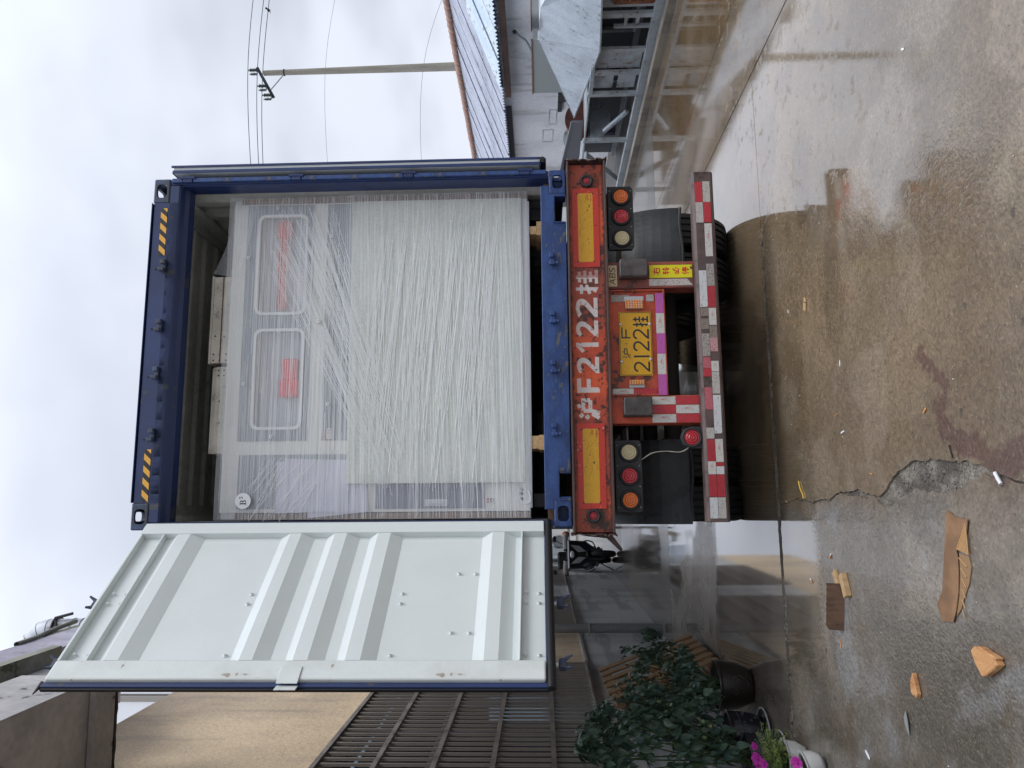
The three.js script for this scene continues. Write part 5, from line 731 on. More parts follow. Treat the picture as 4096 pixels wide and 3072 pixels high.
function bush(name, label, base, blobs, o) {
  const { seed, count, inner, len, wid, stems, top } = o, r = rng(seed), t = thing(name, label, 'plant', base, 'vegetable plants in the glazed pots');
  blobs = blobs.flatMap((b) => Array.from({ length: 9 }, () => { const q = () => (r() + r() - 1) * .95; return [b[0] + q() * b[3], b[1] + q() * b[4], b[2] + q() * b[5], b[3] * .36, b[4] * .40, b[5] * .36]; }));
  const L = [leafGeo(len, wid, .35), leafGeo(len * .8, wid * .9, .2), leafGeo(len * 1.15, wid, .55)];
  const sp = []; for (let k = 0; k < stems; k++) { const b = blobs[k % blobs.length]; sp.push(tube([[base[0] + (r() - .5) * .1, base[1], base[2] + (r() - .5) * .1], [lerp(base[0], b[0], .4) + (r() - .5) * .06, lerp(base[1], b[1], .45), lerp(base[2], b[2], .4) + (r() - .5) * .06], [b[0] + (r() - .5) * b[3], b[1] + b[4] * .5 * r(), b[2] + (r() - .5) * b[5]]], .0045, 10, 5)); }
  add(t, 'stems', sp, stemM);
  const place = () => { const b = blobs[Math.floor(r() * blobs.length)]; let x, y, z; do { x = r() * 2 - 1; y = r() * 2 - 1; z = r() * 2 - 1; } while (x * x + y * y + z * z > 1 || x * x + y * y + z * z < .12); return [b[0] + x * b[3], b[1] + y * b[4], b[2] + z * b[5], Math.atan2(x, z)]; };
  for (let k = 0; k < count; k++) { const [x, y, z, a] = place(); put(t, 'leaf', L[k % 3], greens[k % 4], [x, y, z], [.1 + r() * 1.1, a + (r() - .5) * 2.0, (r() - .5) * .9], .75 + r() * .55).rotation.order = 'YXZ'; }
  if (inner) { const gl = []; for (let k = 0; k < inner; k++) { const [x, y, z, a] = place(); const g = L[k % 3].clone(), s = .5 + r() * .5; g.scale(s, s, s); g.applyMatrix4(new THREE.Matrix4().makeRotationFromEuler(new THREE.Euler(.1 + r() * 1.2, a + (r() - .5) * 2, (r() - .5), 'YXZ'))); g.translate(x, y, z); gl.push(g); } add(t, 'small_foliage', gl, greens[1]).userData.kind = 'stuff'; }
  return t;
}
const pepper = bush('pepper_plant', 'bushy green pepper plant with hanging green pods in the brown pot', [-2.44, .24, -1.22], [[-2.40, .58, -1.20, .22, .16, .26], [-2.27, .74, -1.55, .13, .14, .20], [-2.44, .80, -1.05, .20, .16, .24], [-2.28, .52, -1.40, .14, .10, .20], [-2.16, .70, -1.85, .06, .12, .14], [-2.28, .55, -.95, .13, .10, .16], [-2.34, .86, -1.35, .18, .15, .25], [-2.28, .64, -1.72, .12, .15, .18]], { seed: 11, count: 290, inner: 900, len: .052, wid: .028, stems: 30 });
{ const r = rng(8), podM = phys(new THREE.Color().setRGB(.05, .11, .03), .3, { clearcoat: .4 }); for (let k = 0; k < 14; k++) { const x = -2.44 + (r() - .3) * .34, z = -1.2 + (r() - .5) * .4, y = .44 + r() * .12; add(pepper, 'pepper_pod', (() => { const g = tube([[x, y, z], [x + .01, y - .03, z + .01], [x + .02 * (r() - .3), y - .08, z + .02]], .0055, 8, 6); return g; })(), podM); } }
const tomato = bush('tomato_plant', 'sprawling tomato plant with broad leaves in the flower-pattern pot', [-2.70, .24, -.84], [[-2.55, .58, -.80, .22, .22, .28], [-2.50, .85, -.72, .22, .20, .30], [-2.56, 1.06, -.66, .18, .14, .26], [-2.40, .52, -.58, .16, .14, .18], [-2.55, 1.20, -.45, .14, .10, .2]], { seed: 12, count: 295, inner: 600, len: .066, wid: .042, stems: 26 });
const tomato2 = bush('tomato_plant', 'broad-leaved tomato plant in the key-pattern pot, nearest the photograph edge', [-2.725, .22, -.42], [[-2.60, .56, -.30, .18, .18, .20], [-2.55, .82, -.20, .20, .20, .26], [-2.58, 1.10, -.16, .16, .18, .24], [-2.52, 1.32, .05, .12, .08, .18]], { seed: 13, count: 295, inner: 500, len: .070, wid: .045, stems: 24 });
{ const r = rng(18), tm = phys(new THREE.Color().setRGB(.09, .13, .04), .25, { clearcoat: .5 }); for (const [t, cx, cz] of [[tomato, -2.5, -.7], [tomato2, -2.55, -.3]]) for (let k = 0; k < 5; k++) add(t, 'green_tomato', new THREE.SphereGeometry(.013 + r() * .006, 14, 10).translate(cx + (r() - .4) * .2, .42 + r() * .4, cz + (r() - .5) * .2), tm); const yf = std(0xb8b040, .5); for (let k = 0; k < 5; k++) add(tomato, 'yellow_blossom', new THREE.ConeGeometry(.012, .012, 5).translate(-2.55 + (r() - .5) * .2, .95 + r() * .2, -.6 + (r() - .5) * .3), yf); }
{ // moss rose in white pots
  const wp = thing('white_pot', 'small white round pot brimming with pink moss roses, beside the key-pattern pot', 'plant pot', [-2.60, 0, .03]);
  add(wp, 'pot_body', jarG(.075, .11, .14, 1.08).translate(-2.60, 0, .03), whiteGlaze); add(wp, 'soil', CYL(.1, .1, .01, 24).translate(-2.60, .125, .03), soil);
  const wt = thing('white_planter', 'tilted white planter at the photograph edge beyond the pink flowers', 'plant pot', [-2.53, 0, .34]);
  add(wt, 'planter_body', jarG(.06, .085, .11, 1.1).rotateZ(.2).translate(-2.53, .012, .34), whiteGlaze); add(wt, 'soil', CYL(.07, .07, .01, 24).rotateZ(.2).translate(-2.55, .105, .34), soil);
  const ms = thing('moss_rose', 'light green needle-leaved plant with magenta blossoms in the small white pot', 'plant', [-2.60, .13, .03]);
  const r = rng(55), needles = [], lg = leafGeo(.026, .0055, .1); const gm = leafMat(new THREE.Color().setRGB(.22, .29, .07), .5);
  const stems = []; for (let k = 0; k < 90; k++) { const a = r() * 6.283, R = .03 + Math.sqrt(r()) * .17, h = .04 + r() * .12 - R * .25, e = [-2.58 + Math.cos(a) * R, .14 + h, .03 + Math.sin(a) * R * 1.25]; stems.push(tube([[-2.60 + Math.cos(a) * .03, .13, .03 + Math.sin(a) * .03], [-2.59 + Math.cos(a) * R * .6, .15 + h * .8, .03 + Math.sin(a) * R * .7], e], .0018, 6, 4)); for (let q = 0; q < 16; q++) { const t = .35 + .65 * r(), g = lg.clone(); g.rotateX(-.5 + r() * 1.0); g.rotateY(r() * 6.283); g.translate(lerp(-2.60, e[0], t), lerp(.15, e[1], Math.sqrt(t)), lerp(.03, e[2], t)); needles.push(g); } }
  add(ms, 'stems', stems, stemM); add(ms, 'needle_leaves', needles, gm).userData.kind = 'stuff';
  const pm = std(0x9c1a86, .7), petal = (() => { const g = new THREE.SphereGeometry(.016, 10, 6, 0, 6.3, 0, 1.4).scale(1, .22, 1.1); return g; })();
  const bloom = (x, y, z, s) => { const list = []; for (let k = 0; k < 6; k++) { const g = petal.clone(); g.scale(s, s, s); g.rotateX(-.35 - (k % 2) * .3); g.translate(0, .004 * s, .016 * s); g.rotateY(k * 1.047); list.push(g); } list.push(new THREE.SphereGeometry(.008 * s, 8, 6).translate(0, .006, 0)); const g = merge(list); g.rotateX(.7); g.rotateY(.2); g.translate(x, y, z); add(ms, 'blossom', g, pm); };
  for (const [x, y, z, s] of [[-2.58, .26, -.16, .8], [-2.62, .275, -.05, 1.25], [-2.65, .265, -.05, 1.2], [-2.63, .255, .02, 1.0], [-2.53, .15, .33, 1.2]]) bloom(x, y, z, s);
}
// ---------------------------------------------------------------- right: shed, machinery, pole
const whitewash = (() => { const map = tex(1024, 1024, (u, v) => { const a = fbm(u * 5, v * 5, 5, 5), b = fbm(u * 40, v * 6, 4, 40), f = vn(u * 350, v * 350, 350); let c = mixc([240, 240, 240], [222, 222, 224], sst(.35, .65, a)); c = mixc(c, [178, 176, 170], sst(.56, .72, b * .5 + a * .5) * .6); const k = .95 + .1 * f; return [c[0] * k, c[1] * k, c[2] * k]; }); const m = std(0xffffff, .85, { map, bumpMap: tex(512, 512, (u, v) => 255 * fbm(u * 40, v * 40, 4, 40), false), bumpScale: .006 }); m.userData.m = 1 / 4; return m; })();
const sheetGrey = worn([160, 164, 176], [138, 142, 154], [108, 108, 112], { size: 2, rough: .55, amount: .6, chips: .08, seed: 151 }), sheetBlue = worn([168, 184, 196], [184, 194, 202], [112, 106, 100], { size: 1.2, rough: .5, amount: .6, chips: .14, seed: 153 });
const shed = thing('roadside_shed', 'long whitewashed shed with corrugated sheet roof and tan ridge tiles on the right', 'building', [6.45, 0, -8]);
{
  const WX = (z) => 6.45 + .027 * (z + 8); // the wall runs almost with the yard
  const wall = add(shed, 'wall', new THREE.BoxGeometry(.25, 2.22, 34).rotateY(.027).translate(6.575 + .027 * 0, 1.11, -8), whitewash);
  add(wall, 'painted_eave_gap', new THREE.BoxGeometry(.29, .10, 13).rotateY(.027).translate(6.57 - .2, 2.10, -15.0), std(0x57585c, .9));  // dark grey strip paints the shaded gap below the eave
  add(wall, 'painted_dark_opening', merge([B(6.40, 6.44, .98, 1.18, -8.35, -8.05), B(6.395, 6.435, 1.10, 1.18, -8.7, -8.36)]), rubber);  // dark boxes paint the shade of an opening in the wall
  const mark = std(0x9a9a9a, .9), mk = []; for (const [y0, y1, z0, z1] of [[1.26, 1.46, -9.9, -9.42], [1.20, 1.34, -9.2, -8.68]]) { for (const [a, b] of [[[y0, z0], [y1, z0]], [[y1, z0], [y1, z1]], [[y1, z1], [y0, z1]], [[y0, z1], [y0, z0]]]) mk.push(bar([WX((a[1] + b[1]) / 2) - .004, a[0], a[1]], [WX((a[1] + b[1]) / 2) - .004, b[0], b[1]], .007)); } add(wall, 'chalk_marks', mk, mark);
  add(shed, 'cable', tube([[6.42, 1.90, -6.18], [6.38, 1.84, -6.24], [6.36, 1.74, -6.34], [6.3, 1.66, -6.5], [6.2, 1.62, -6.56]], .018, 24, 8), std(0x8d9096, .6));
  add(shed, 'cable_plug', new THREE.SphereGeometry(.035, 12, 8).translate(6.40, 1.91, -6.17), underDark);
  add(shed, 'eave_beam', new THREE.BoxGeometry(.10, .10, 12.5).rotateY(.027).translate(6.36 + .09, 2.08, -1.6), worn([78, 56, 48], [62, 46, 40], [48, 38, 34], { size: 1, rough: .8, seed: 155 }));
  // roof sheets, corrugated down the slope
  const EX = 6.22, EY = 2.17, RX = 9.4, RY = 3.37, W = .84, waves = 9, sg = (x0, y0, x1, y1, lift) => { const pos = [], n = waves * 6; for (let i = 0; i < n; i++) { const f = (k) => [(k / n - .5) * (W + .06), .016 * Math.cos(k / 6 * 6.283) + lift]; const [za, ha] = f(i), [zb, hb] = f(i + 1); pos.push(x0, y0 + ha, za, x1, y1 + ha, za, x1, y1 + hb, zb, x0, y0 + ha, za, x1, y1 + hb, zb, x0, y0 + hb, zb); } return fromPos(pos); };
  const full = sg(EX, EY, RX, RY, 0), low = sg(EX - .05, EY - .02 + .03, lerp(EX, RX, .48), lerp(EY, RY, .48) + .03, 0); metreUV(full, 1 / 2); metreUV(low, 1 / 1.2);
  const rr = rng(71);
  for (let k = 0; k < 34; k++) { const z = 3 - k * W, dx = .027 * (z + 8); put(shed, 'roof_sheet', full, sheetGrey, [6.45 - 6.45 + dx + 6.45 - 6.45 + (shed.position.x - shed.position.x), (rr() - .5) * .01, z], [0, 0, (rr() - .5) * .004]).position.set(dx - 6.45, (rr() - .5) * .014, z + 8); }
  for (let k = 0; k < 13; k++) { const z = 3 - k * W, dx = .027 * (z + 8); const m = put(shed, 'roof_sheet', low, sheetBlue, [0, 0, 0], [0, 0, 0]); m.position.set(dx - 6.45 + rr() * .03, .012 + rr() * .012, z + 8 + (rr() - .5) * .08); m.userData.label = 'pale blue rust-spotted sheet laid over the eave'; }
  const back = add(shed, 'roof_back', new THREE.BoxGeometry(3.4, .03, 30).rotateZ(-.36).translate(11.0, 2.75, -8), sheetGrey); void back;
  const cap = new THREE.CylinderGeometry(.085, .105, .26, 12, 1, false, 0, Math.PI).rotateZ(Math.PI / 2).rotateX(Math.PI / 2).rotateY(Math.PI / 2); void cap;
  const capG = new THREE.SphereGeometry(.11, 12, 8).scale(1, .8, 1.25), capM = [worn([178, 142, 124], [152, 118, 104], [110, 90, 84], { size: .4, rough: .8, amount: .6, seed: 161, n: 128 }), worn([158, 128, 116], [136, 108, 98], [100, 84, 80], { size: .4, rough: .8, amount: .6, seed: 163, n: 128 })]; metreUV(capG, 2);
  for (let k = 0; k < 92; k++) { const z = -3 - k * .195, dx = .027 * (z + 8); const m = put(shed, 'ridge_tile', capG, capM[k % 2], [0, 0, 0], [.22, 0, 0]); m.position.set(RX + dx - 6.45 + (rr() - .5) * .02, RY + .04 + (rr() - .5) * .012, z + 8); }
}
const frameGrey = worn([168, 174, 176], [148, 154, 156], [122, 96, 78], { size: .8, rough: .45, amount: .5, chips: .08, seed: 171 }), sheetSteel = worn([190, 198, 204], [172, 180, 186], [138, 142, 142], { size: 1.1, rough: .5, amount: .55, chips: .12, seed: 173, metal: .15 }), darkIn = std(0x1b1d20, .7);
{
  const FX = (z) => 4.80 + .027 * z; // front line of the machinery
  const fr = thing('conveyor_frame', 'long grey steel machine frame with trough and round brown end behind the kerb', 'machine', [5.0, .07, -5.5]);
  for (const z of [-3.36, -5.06, -6.37, -8.2]) { add(fr, 'frame_leg', RB(FX(z) - .03, FX(z) + .03, .09, .86, z - .035, z + .035, .006), frameGrey); add(fr, 'frame_leg', RB(5.62, 5.68, .09, .86, z - .035, z + .035, .006), frameGrey); }
  add(fr, 'bottom_rail', merge([bar([FX(-2.6), .13, -2.6], [FX(-9), .13, -9], .09, .10), bar([5.65, .13, -2.6], [5.65, .13, -9], .07)]), frameGrey);
  add(fr, 'top_rail', merge([bar([FX(-2.6), .82, -2.6], [FX(-5.03), .82, -5.03], .05, .05), bar([FX(-5.1), .83, -5.1], [FX(-9), .83, -9], .035, .02), bar([5.65, .83, -2.6], [5.65, .83, -9], .05)]), frameGrey);
  for (const z of [-4.05, -4.55]) add(fr, 'cross_rail', B(FX(z) - .02, FX(z) + .02, .18, .80, z - .04, z + .04), frameGrey);
  add(fr, 'side_panel', merge([B(FX(-4.3) + .03, FX(-4.3) + .045, .20, .80, -4.50, -4.08), B(FX(-4.8) + .05, FX(-4.8) + .06, .22, .46, -5.0, -4.64), B(FX(-4.8) + .05, FX(-4.8) + .06, .52, .80, -5.0, -4.62)]), frameGrey);
  add(fr, 'gear_motor', merge([CYL(.06, .06, .18, 16).rotateZ(Math.PI / 2).translate(FX(-4.75) + .14, .48, -4.72), RB(FX(-4.75) + .1, FX(-4.75) + .3, .42, .56, -4.9, -4.78, .02)]), darkIn);
  add(fr, 'inner_shelf', merge([B(FX(-3.7) + .2, 5.6, .3, .34, -4.0, -3.4), B(FX(-3.6) + .02, FX(-3.6) + .06, .18, .62, -3.66, -3.62), B(FX(-3.6) + .03, FX(-3.6) + .05, .32, .36, -3.62, -3.42), B(FX(-3.6) + .03, FX(-3.6) + .05, .46, .50, -3.62, -3.42)]), frameGrey);
  add(fr, 'shade_tone_sheet', B(5.70, 5.72, .1, .85, -9, -2.6), std(0x5c6064, .6)); add(fr, 'added_shading_plate', B(4.78, 5.68, .795, .803, -5.0, -2.6), frameGrey); add(fr, 'added_shading_plate', B(5.0, 5.68, .79, .798, -9, -5.1), frameGrey);  // sheet coloured for the unlit interior; plates on top added to shade it
  // trough with round end plates facing the camera
  const half = (r, t0, t1, d) => { const s = new THREE.Shape(); s.moveTo(0, 0); s.absarc(0, 0, r, t0, t1, false); s.closePath(); return extr(s, d, 0, 24); };
  add(fr, 'round_cover', half(.37, 0, Math.PI, .05).translate(5.3, .74, -7.0), worn([86, 42, 34], [70, 36, 30], [54, 30, 26], { size: .8, rough: .35, amount: .5, seed: 181 }), 'brown half-round cover plate');
  add(fr, 'trough', merge([half(.34, Math.PI, 2 * Math.PI, .12).translate(5.3, .70, -7.05)]), sheetSteel);
  add(fr, 'shaft_end', merge([CYL(.035, .035, .1, 14).rotateX(Math.PI / 2).translate(5.3, .74, -6.92), RB(5.2, 5.29, .63, .70, -6.95, -6.88, .008)]), sheetSteel);
  add(fr, 'chute', merge([extr(poly([[-9.6, .86], [-6.2, .86], [-6.2, 1.02], [-9.6, 1.30]]), .03).rotateY(-Math.PI / 2).translate(4.88, 0, 0), bar([4.86, 1.03, -6.2], [4.84, 1.31, -9.6], .03)]), std(0x6e6f74, .5));
  add(fr, 'rear_disc', half(.30, 0, Math.PI, .03).translate(5.62, .80, -8.3), frameGrey);
  add(fr, 'brace', merge([bar([4.7, .78, -7.0], [4.75, .16, -8.1], .10, .03), bar([4.9, .5, -6.6], [4.9, .2, -6.0], .05)]), sheetSteel);
  const hood = thing('extraction_hood', 'big galvanised sheet hood with round collar resting on the grey machine frame', 'hood', [4.8, .78, -4]);
  const P1 = [4.62, .83, -2.7], P2 = [4.55, .775, -3.83], P3 = [5.0, .99, -6.33], P4 = [5.9, 1.0, -2.7], P5 = [5.9, 1.02, -5.2], Q1 = [5.0, 1.51, -3.60], Q2 = [5.0, 1.55, -4.25], Q3 = [5.5, 1.53, -4.25], Q4 = [5.5, 1.51, -3.6], P1b = [4.8, 1.28, -2.7];
  const tri = (...p) => fromPos(p.flat());
  add(hood, 'near_face', tri(P1, P2, Q2, P1, Q2, Q1, P1, Q1, P1b), sheetSteel); add(hood, 'end_face', tri(P2, P3, Q2), sheetSteel); add(hood, 'back_face', tri(P3, P5, Q3, P3, Q3, Q2, P5, P4, Q4, P5, Q4, Q3, P4, P1b, Q1, P4, Q1, Q4), sheetSteel); add(hood, 'top_face', tri(Q1, Q2, Q3, Q1, Q3, Q4), sheetSteel);
  add(hood, 'hem', merge([bar(P1, P2, .02), bar(P2, P3, .02), rod(P2, Q2, .006, 6), rod(P3, Q2, .006, 6)]), frameGrey);
  add(hood, 'collar', merge([new THREE.CylinderGeometry(.2, .2, .10, 30, 1, true).translate(5.14, 1.58, -3.92)]), std(new THREE.Color(.38, .40, .40), .4, { metalness: .6 })); add(hood, 'collar_lip', new THREE.TorusGeometry(.2, .008, 6, 30).rotateX(Math.PI / 2).translate(5.14, 1.63, -3.92), std(0x6a4a3c, .7));
  for (const [x, z] of [[4.9, -3.3], [5.5, -3.3], [5.3, -5.06]]) add(hood, 'hood_foot', rod([x, .80, z], [x, x > 5.2 ? 1.1 : 1.0, z], .02, 8), frameGrey);
  const cab = thing('wall_cabinet', 'flat grey-green steel cabinet against the whitewashed wall behind the hood', 'cabinet', [6.2, .07, -6.6]);
  add(cab, 'cabinet_body', RB(6.02, 6.38, .10, 1.63, -7.36, -5.80, .01), std(0x9ba09c, .5)); add(cab, 'cabinet_edge', merge([bar([6.02, 1.64, -5.8], [6.02, 1.64, -7.36], .03, .02)]), std(0x8d6a54, .8)); add(cab, 'cabinet_leg', merge([B(6.05, 6.1, .07, .1, -7.3, -7.2), B(6.05, 6.1, .07, .1, -5.95, -5.85)]), frameGrey);
  const oven = thing('mesh_door_cabinet', 'grey cabinet with rusty wire mesh door at the edge, beside the hood', 'cabinet', [5.1, .07, -2.4]);
  add(oven, 'cabinet_frame', merge([B(4.72, 4.78, .10, .80, -3.24, -3.16), B(4.72, 5.5, .10, .80, -1.6, -1.54), B(4.72, 5.5, .70, .78, -3.16, -1.6), B(4.72, 5.5, .10, .17, -3.16, -1.6), B(5.44, 5.5, .17, .7, -3.16, -1.6)]), frameGrey);
  const rust = worn([138, 84, 52], [104, 64, 44], [64, 46, 38], { size: .4, rough: .8, amount: .6, seed: 191 });
  const dr = add(oven, 'mesh_door', merge([bar([4.70, .21, -3.12], [4.70, .21, -2.2], .04), bar([4.70, .66, -3.12], [4.70, .66, -2.2], .04), bar([4.70, .21, -3.12], [4.70, .66, -3.12], .04), bar([4.70, .21, -2.2], [4.70, .66, -2.2], .04)]), rust); for (let k = 1; k < 7; k++) add(dr, 'mesh_wire', rod([4.70, .22, -3.12 + k * .14], [4.70, .65, -3.12 + k * .14], .005, 6), galv); for (let k = 1; k < 5; k++) add(dr, 'mesh_wire', rod([4.694, .21 + k * .09, -3.1], [4.694, .21 + k * .09, -2.2], .005, 6), galv);
}
single('white_offcut', [extr(poly([[0, 0], [.62, -.02], [.60, .05], [.3, .09], [.02, .06]]), .006, .001).rotateX(-Math.PI / 2).rotateY(1.5).translate(5.0, .072, -4.6)], std(0xc9c8c2, .6), 'torn pale strip lying on the strip between frame and kerb', 'scrap', [5.0, .072, -4.8]);
{ // utility pole and lines
  const PX = 12.36, PZ = -16.78;
  const pole = thing('utility_pole', 'slim concrete power pole with slanted crossarm behind the right-hand shed', 'pole', [PX, 0, PZ]);
  add(pole, 'mast', rod([PX + .06, 0, PZ], [PX, 10.02, PZ], .165, 20, .078), worn([158, 152, 138], [132, 128, 118], [108, 104, 98], { size: 1.5, rough: .8, amount: .6, streak: .2, seed: 201 }));
  const dk = std(0x1b2226, .5), ins = std(0x3b4642, .35);
  const a0 = [12.52, 10.22, PZ + .05], a1 = [11.60, 9.72, PZ - .12]; add(pole, 'crossarm', bar(a0, a1, .075, .085), dk); add(pole, 'brace', bar([11.83, 9.80, PZ - .06], [12.30, 9.37, PZ + .02], .05, .012), std(0xa6acb4, .4, { metalness: .5 })); add(pole, 'pole_band', new THREE.TorusGeometry(.095, .014, 6, 24).rotateX(Math.PI / 2).translate(PX, 9.38, PZ), dk);
  const insG = (n) => new THREE.LatheGeometry([[.02, 0], ...Array.from({ length: n }, (_, i) => [[.028, .03 + i * .045], [.06, .035 + i * .045], [.03, .055 + i * .045]]).flat(), [.028, .06 + n * .045], [.001, .065 + n * .045]].map((p) => new THREE.Vector2(...p)), 16), I5 = insG(5), I4 = insG(4).scale(.8, 1, .8);
  const tops = [[12.47, 10.23], [11.93, 9.92], [11.62, 9.75]];
  for (const [x, y] of tops) { put(pole, 'insulator', I5, ins, [x, y, PZ]); put(pole, 'arrester', I4, ins, [x - .16, y - .02, PZ + .04]); add(pole, 'arrester_bracket', bar([x - .02, y - .01, PZ + .02], [x - .17, y - .02, PZ + .04], .02), dk); }
  const wireM = std(0x35404c, .5);
  const line = (label, a, m, b, r) => single('power_line', [tube([a, [lerp(a[0], m[0], .5), lerp(a[1], m[1], .5) - .02, lerp(a[2], m[2], .5)], m, [lerp(m[0], b[0], .5), lerp(m[1], b[1], .5) - .02, lerp(m[2], b[2], .5)], b], r, 40, 6)], wireM, label, 'cable', m, 'lines on the utility pole');
  tops.forEach(([x, y], i) => { const top = [x, y + .30, PZ]; line(['upper of three dark power lines, on the highest insulator', 'middle of three dark power lines, on the second insulator', 'lowest of three dark power lines, on the end insulator'][i], [x + 9, y + .30 - .95 + i * .05, PZ + 1.4], top, [x - 14, y + .30 - .55 + .05 * i, PZ - 2.2], .011); });
  line('very thin line crossing below the pole crossarm', [19, 7.0, PZ + 1.2], [12.34, 8.1, PZ], [-2, 7.5, PZ - 2.2], .0045); line('very thin line crossing low on the pole just above the shed roof', [19, 2.9, PZ + 1.2], [12.4, 5.05, PZ], [-2, 4.9, PZ - 2.2], .005);
  const bird = thing('bird', 'small dark bird perched on the lowest power line', 'bird', [14.25, 9.83, PZ + .36]);
  { const bx = bird.position.x, by = bird.position.y, bz = bird.position.z, g = new THREE.SphereGeometry(.055, 14, 10).scale(.8, .75, 1.3).rotateZ(.2); add(bird, 'body', merge([g.translate(bx, by, bz), new THREE.SphereGeometry(.034, 12, 8).translate(bx + .02, by + .05, bz + .065), new THREE.ConeGeometry(.01, .03, 6).rotateX(Math.PI / 2).translate(bx + .02, by + .048, bz + .11)]), std(0x2e2c2c, .8)); add(bird, 'tail', new THREE.BoxGeometry(.03, .008, .10).rotateX(.3).translate(bx, by - .02, bz - .11), std(0x262424, .8)); add(bird, 'foot', merge([rod([bx - .015, by - .075, bz], [bx - .015, by - .03, bz], .004, 5), rod([bx + .015, by - .075, bz], [bx + .015, by - .03, bz], .004, 5)]), std(0x3a302a, .8)); }
}

// ---------------------------------------------------------------- scraps lying on the wet concrete
const card = (() => { const map = tex(512, 512, (u, v) => { const a = fbm(u * 5, v * 5, 5, 5), l = .5 + .5 * Math.sin(v * 512 * .6); let c = mixc([142, 108, 78], [116, 88, 64], sst(.3, .7, a)); const k = .94 + .06 * l + .06 * vn(u * 200, v * 200, 200); return [c[0] * k, c[1] * k, c[2] * k]; }); const m = std(0xffffff, .75, { map }); m.userData.m = 1 / .5; return m; })();
const cardInner = std(0x8a6e50, .85), rawWood = worn([196, 148, 100], [176, 126, 82], [138, 96, 62], { size: .25, rough: .7, amount: .6, streak: .3, chips: .1, seed: 211, bump: .0015 }), paleLath = worn([180, 150, 110], [160, 130, 92], [130, 98, 64], { size: .3, rough: .7, amount: .5, streak: .2, seed: 213 });
{ // flattened torn cardboard
  const c = thing('cardboard_sheet', 'torn flattened brown cardboard strip lying on the wet ground nearest the camera', 'cardboard', [-1.33, 0, 1.97]);
  const flat = (pts, y, t) => { const s = poly(pts.map(([x, z]) => [x, -z])); return extr(s, t, .0008).rotateX(-Math.PI / 2).translate(0, y, 0); };
  add(c, 'face_ply', flat([[-1.125, 1.955], [-1.15, 2.02], [-1.158, 2.10], [-1.20, 2.085], [-1.235, 2.05], [-1.275, 2.0], [-1.30, 2.005], [-1.36, 2.0], [-1.43, 1.985], [-1.50, 1.955], [-1.545, 1.925], [-1.552, 1.845], [-1.52, 1.83], [-1.49, 1.815], [-1.475, 1.83], [-1.44, 1.865], [-1.37, 1.885], [-1.27, 1.915], [-1.20, 1.935]], .006, .003), card);
  add(c, 'torn_ply', flat([[-1.285, 2.012], [-1.29, 2.075], [-1.33, 2.085], [-1.39, 2.06], [-1.44, 2.02], [-1.49, 1.985], [-1.52, 1.95], [-1.44, 1.985], [-1.36, 2.005]], .0015, .003), cardInner);
  const ribs = []; for (let k = 0; k < 9; k++) { const t = k / 8; ribs.push(rod([lerp(-1.27, -1.285, t), .0105, lerp(2.015, 2.085, t)], [lerp(-1.262, -1.172, t), .0105, lerp(2.01, 2.085, t)], .0028, 6)); } for (let k = 0; k < 6; k++) { const x = -1.30 - k * .038; ribs.push(rod([x, .007, 2.01 + .008 * Math.sin(k)], [x - .03, .007, 2.062 - k * .011], .0024, 6)); }
  add(c, 'flute_ridges', ribs, std(0xb08a5c, .8));
}
{ // upright bit of folded cardboard with a lath end
  const c = thing('folded_cardboard', 'dark folded cardboard piece standing on edge with a light lath end sticking out', 'cardboard', [-1.64, 0, .78]);
  const wallG = (() => { const pos = []; const A = [-1.50, .83], Bp = [-1.745, .775]; const top = []; for (let i = 0; i <= 16; i++) { const t = i / 16; top.push([lerp(A[0], Bp[0], t), .085 - .006 * Math.abs(Math.sin(t * 22)) + (t > .92 ? -.02 * (t - .92) / .08 : 0), lerp(A[1], Bp[1], t) + .0]); } for (const o of [0, .004]) for (let i = 0; i < 16; i++) { const a = top[i], b = top[i + 1]; const dz = -.035; pos.push(a[0], .002, a[2] + o, b[0], .002, b[2] + o, b[0], b[1], b[2] + dz + o, a[0], .002, a[2] + o, b[0], b[1], b[2] + dz + o, a[0], a[1], a[2] + dz + o); if (!o) pos.push(a[0], a[1], a[2] + dz, b[0], b[1], b[2] + dz, b[0], b[1], b[2] + dz + .004, a[0], a[1], a[2] + dz, b[0], b[1], b[2] + dz + .004, a[0], a[1], a[2] + dz + .004); } return fromPos(pos); })();
  add(c, 'upright_flap', wallG, worn([92, 68, 50], [72, 54, 40], [50, 38, 30], { size: .4, rough: .8, amount: .5, seed: 217 }));
  add(c, 'ground_flap', extr(poly([[-1.50, -.80], [-1.745, -.745], [-1.72, -.66], [-1.52, -.70]]), .003).rotateX(-Math.PI / 2).translate(0, .002, 0), card);
  const l = thing('lath_offcut', 'short square light wood offcut lying against the standing folded cardboard', 'wood', [-1.52, 0, .87]);
  add(l, 'offcut', new RoundedBoxGeometry(.12, .030, .042, 1, .002).rotateY(.42).translate(-1.505, .016, .878), paleLath);
  const sp = thing('wood_splinter', 'pointed light wood splinter behind the standing folded cardboard', 'wood', [-1.46, 0, .76]);
  add(sp, 'splinter', extr(poly([[0, 0], [.10, -.015], [.105, .03], [.03, .035]]), .012, .001).rotateX(-Math.PI / 2).rotateY(.7).translate(-1.52, .002, .79), paleLath);
}
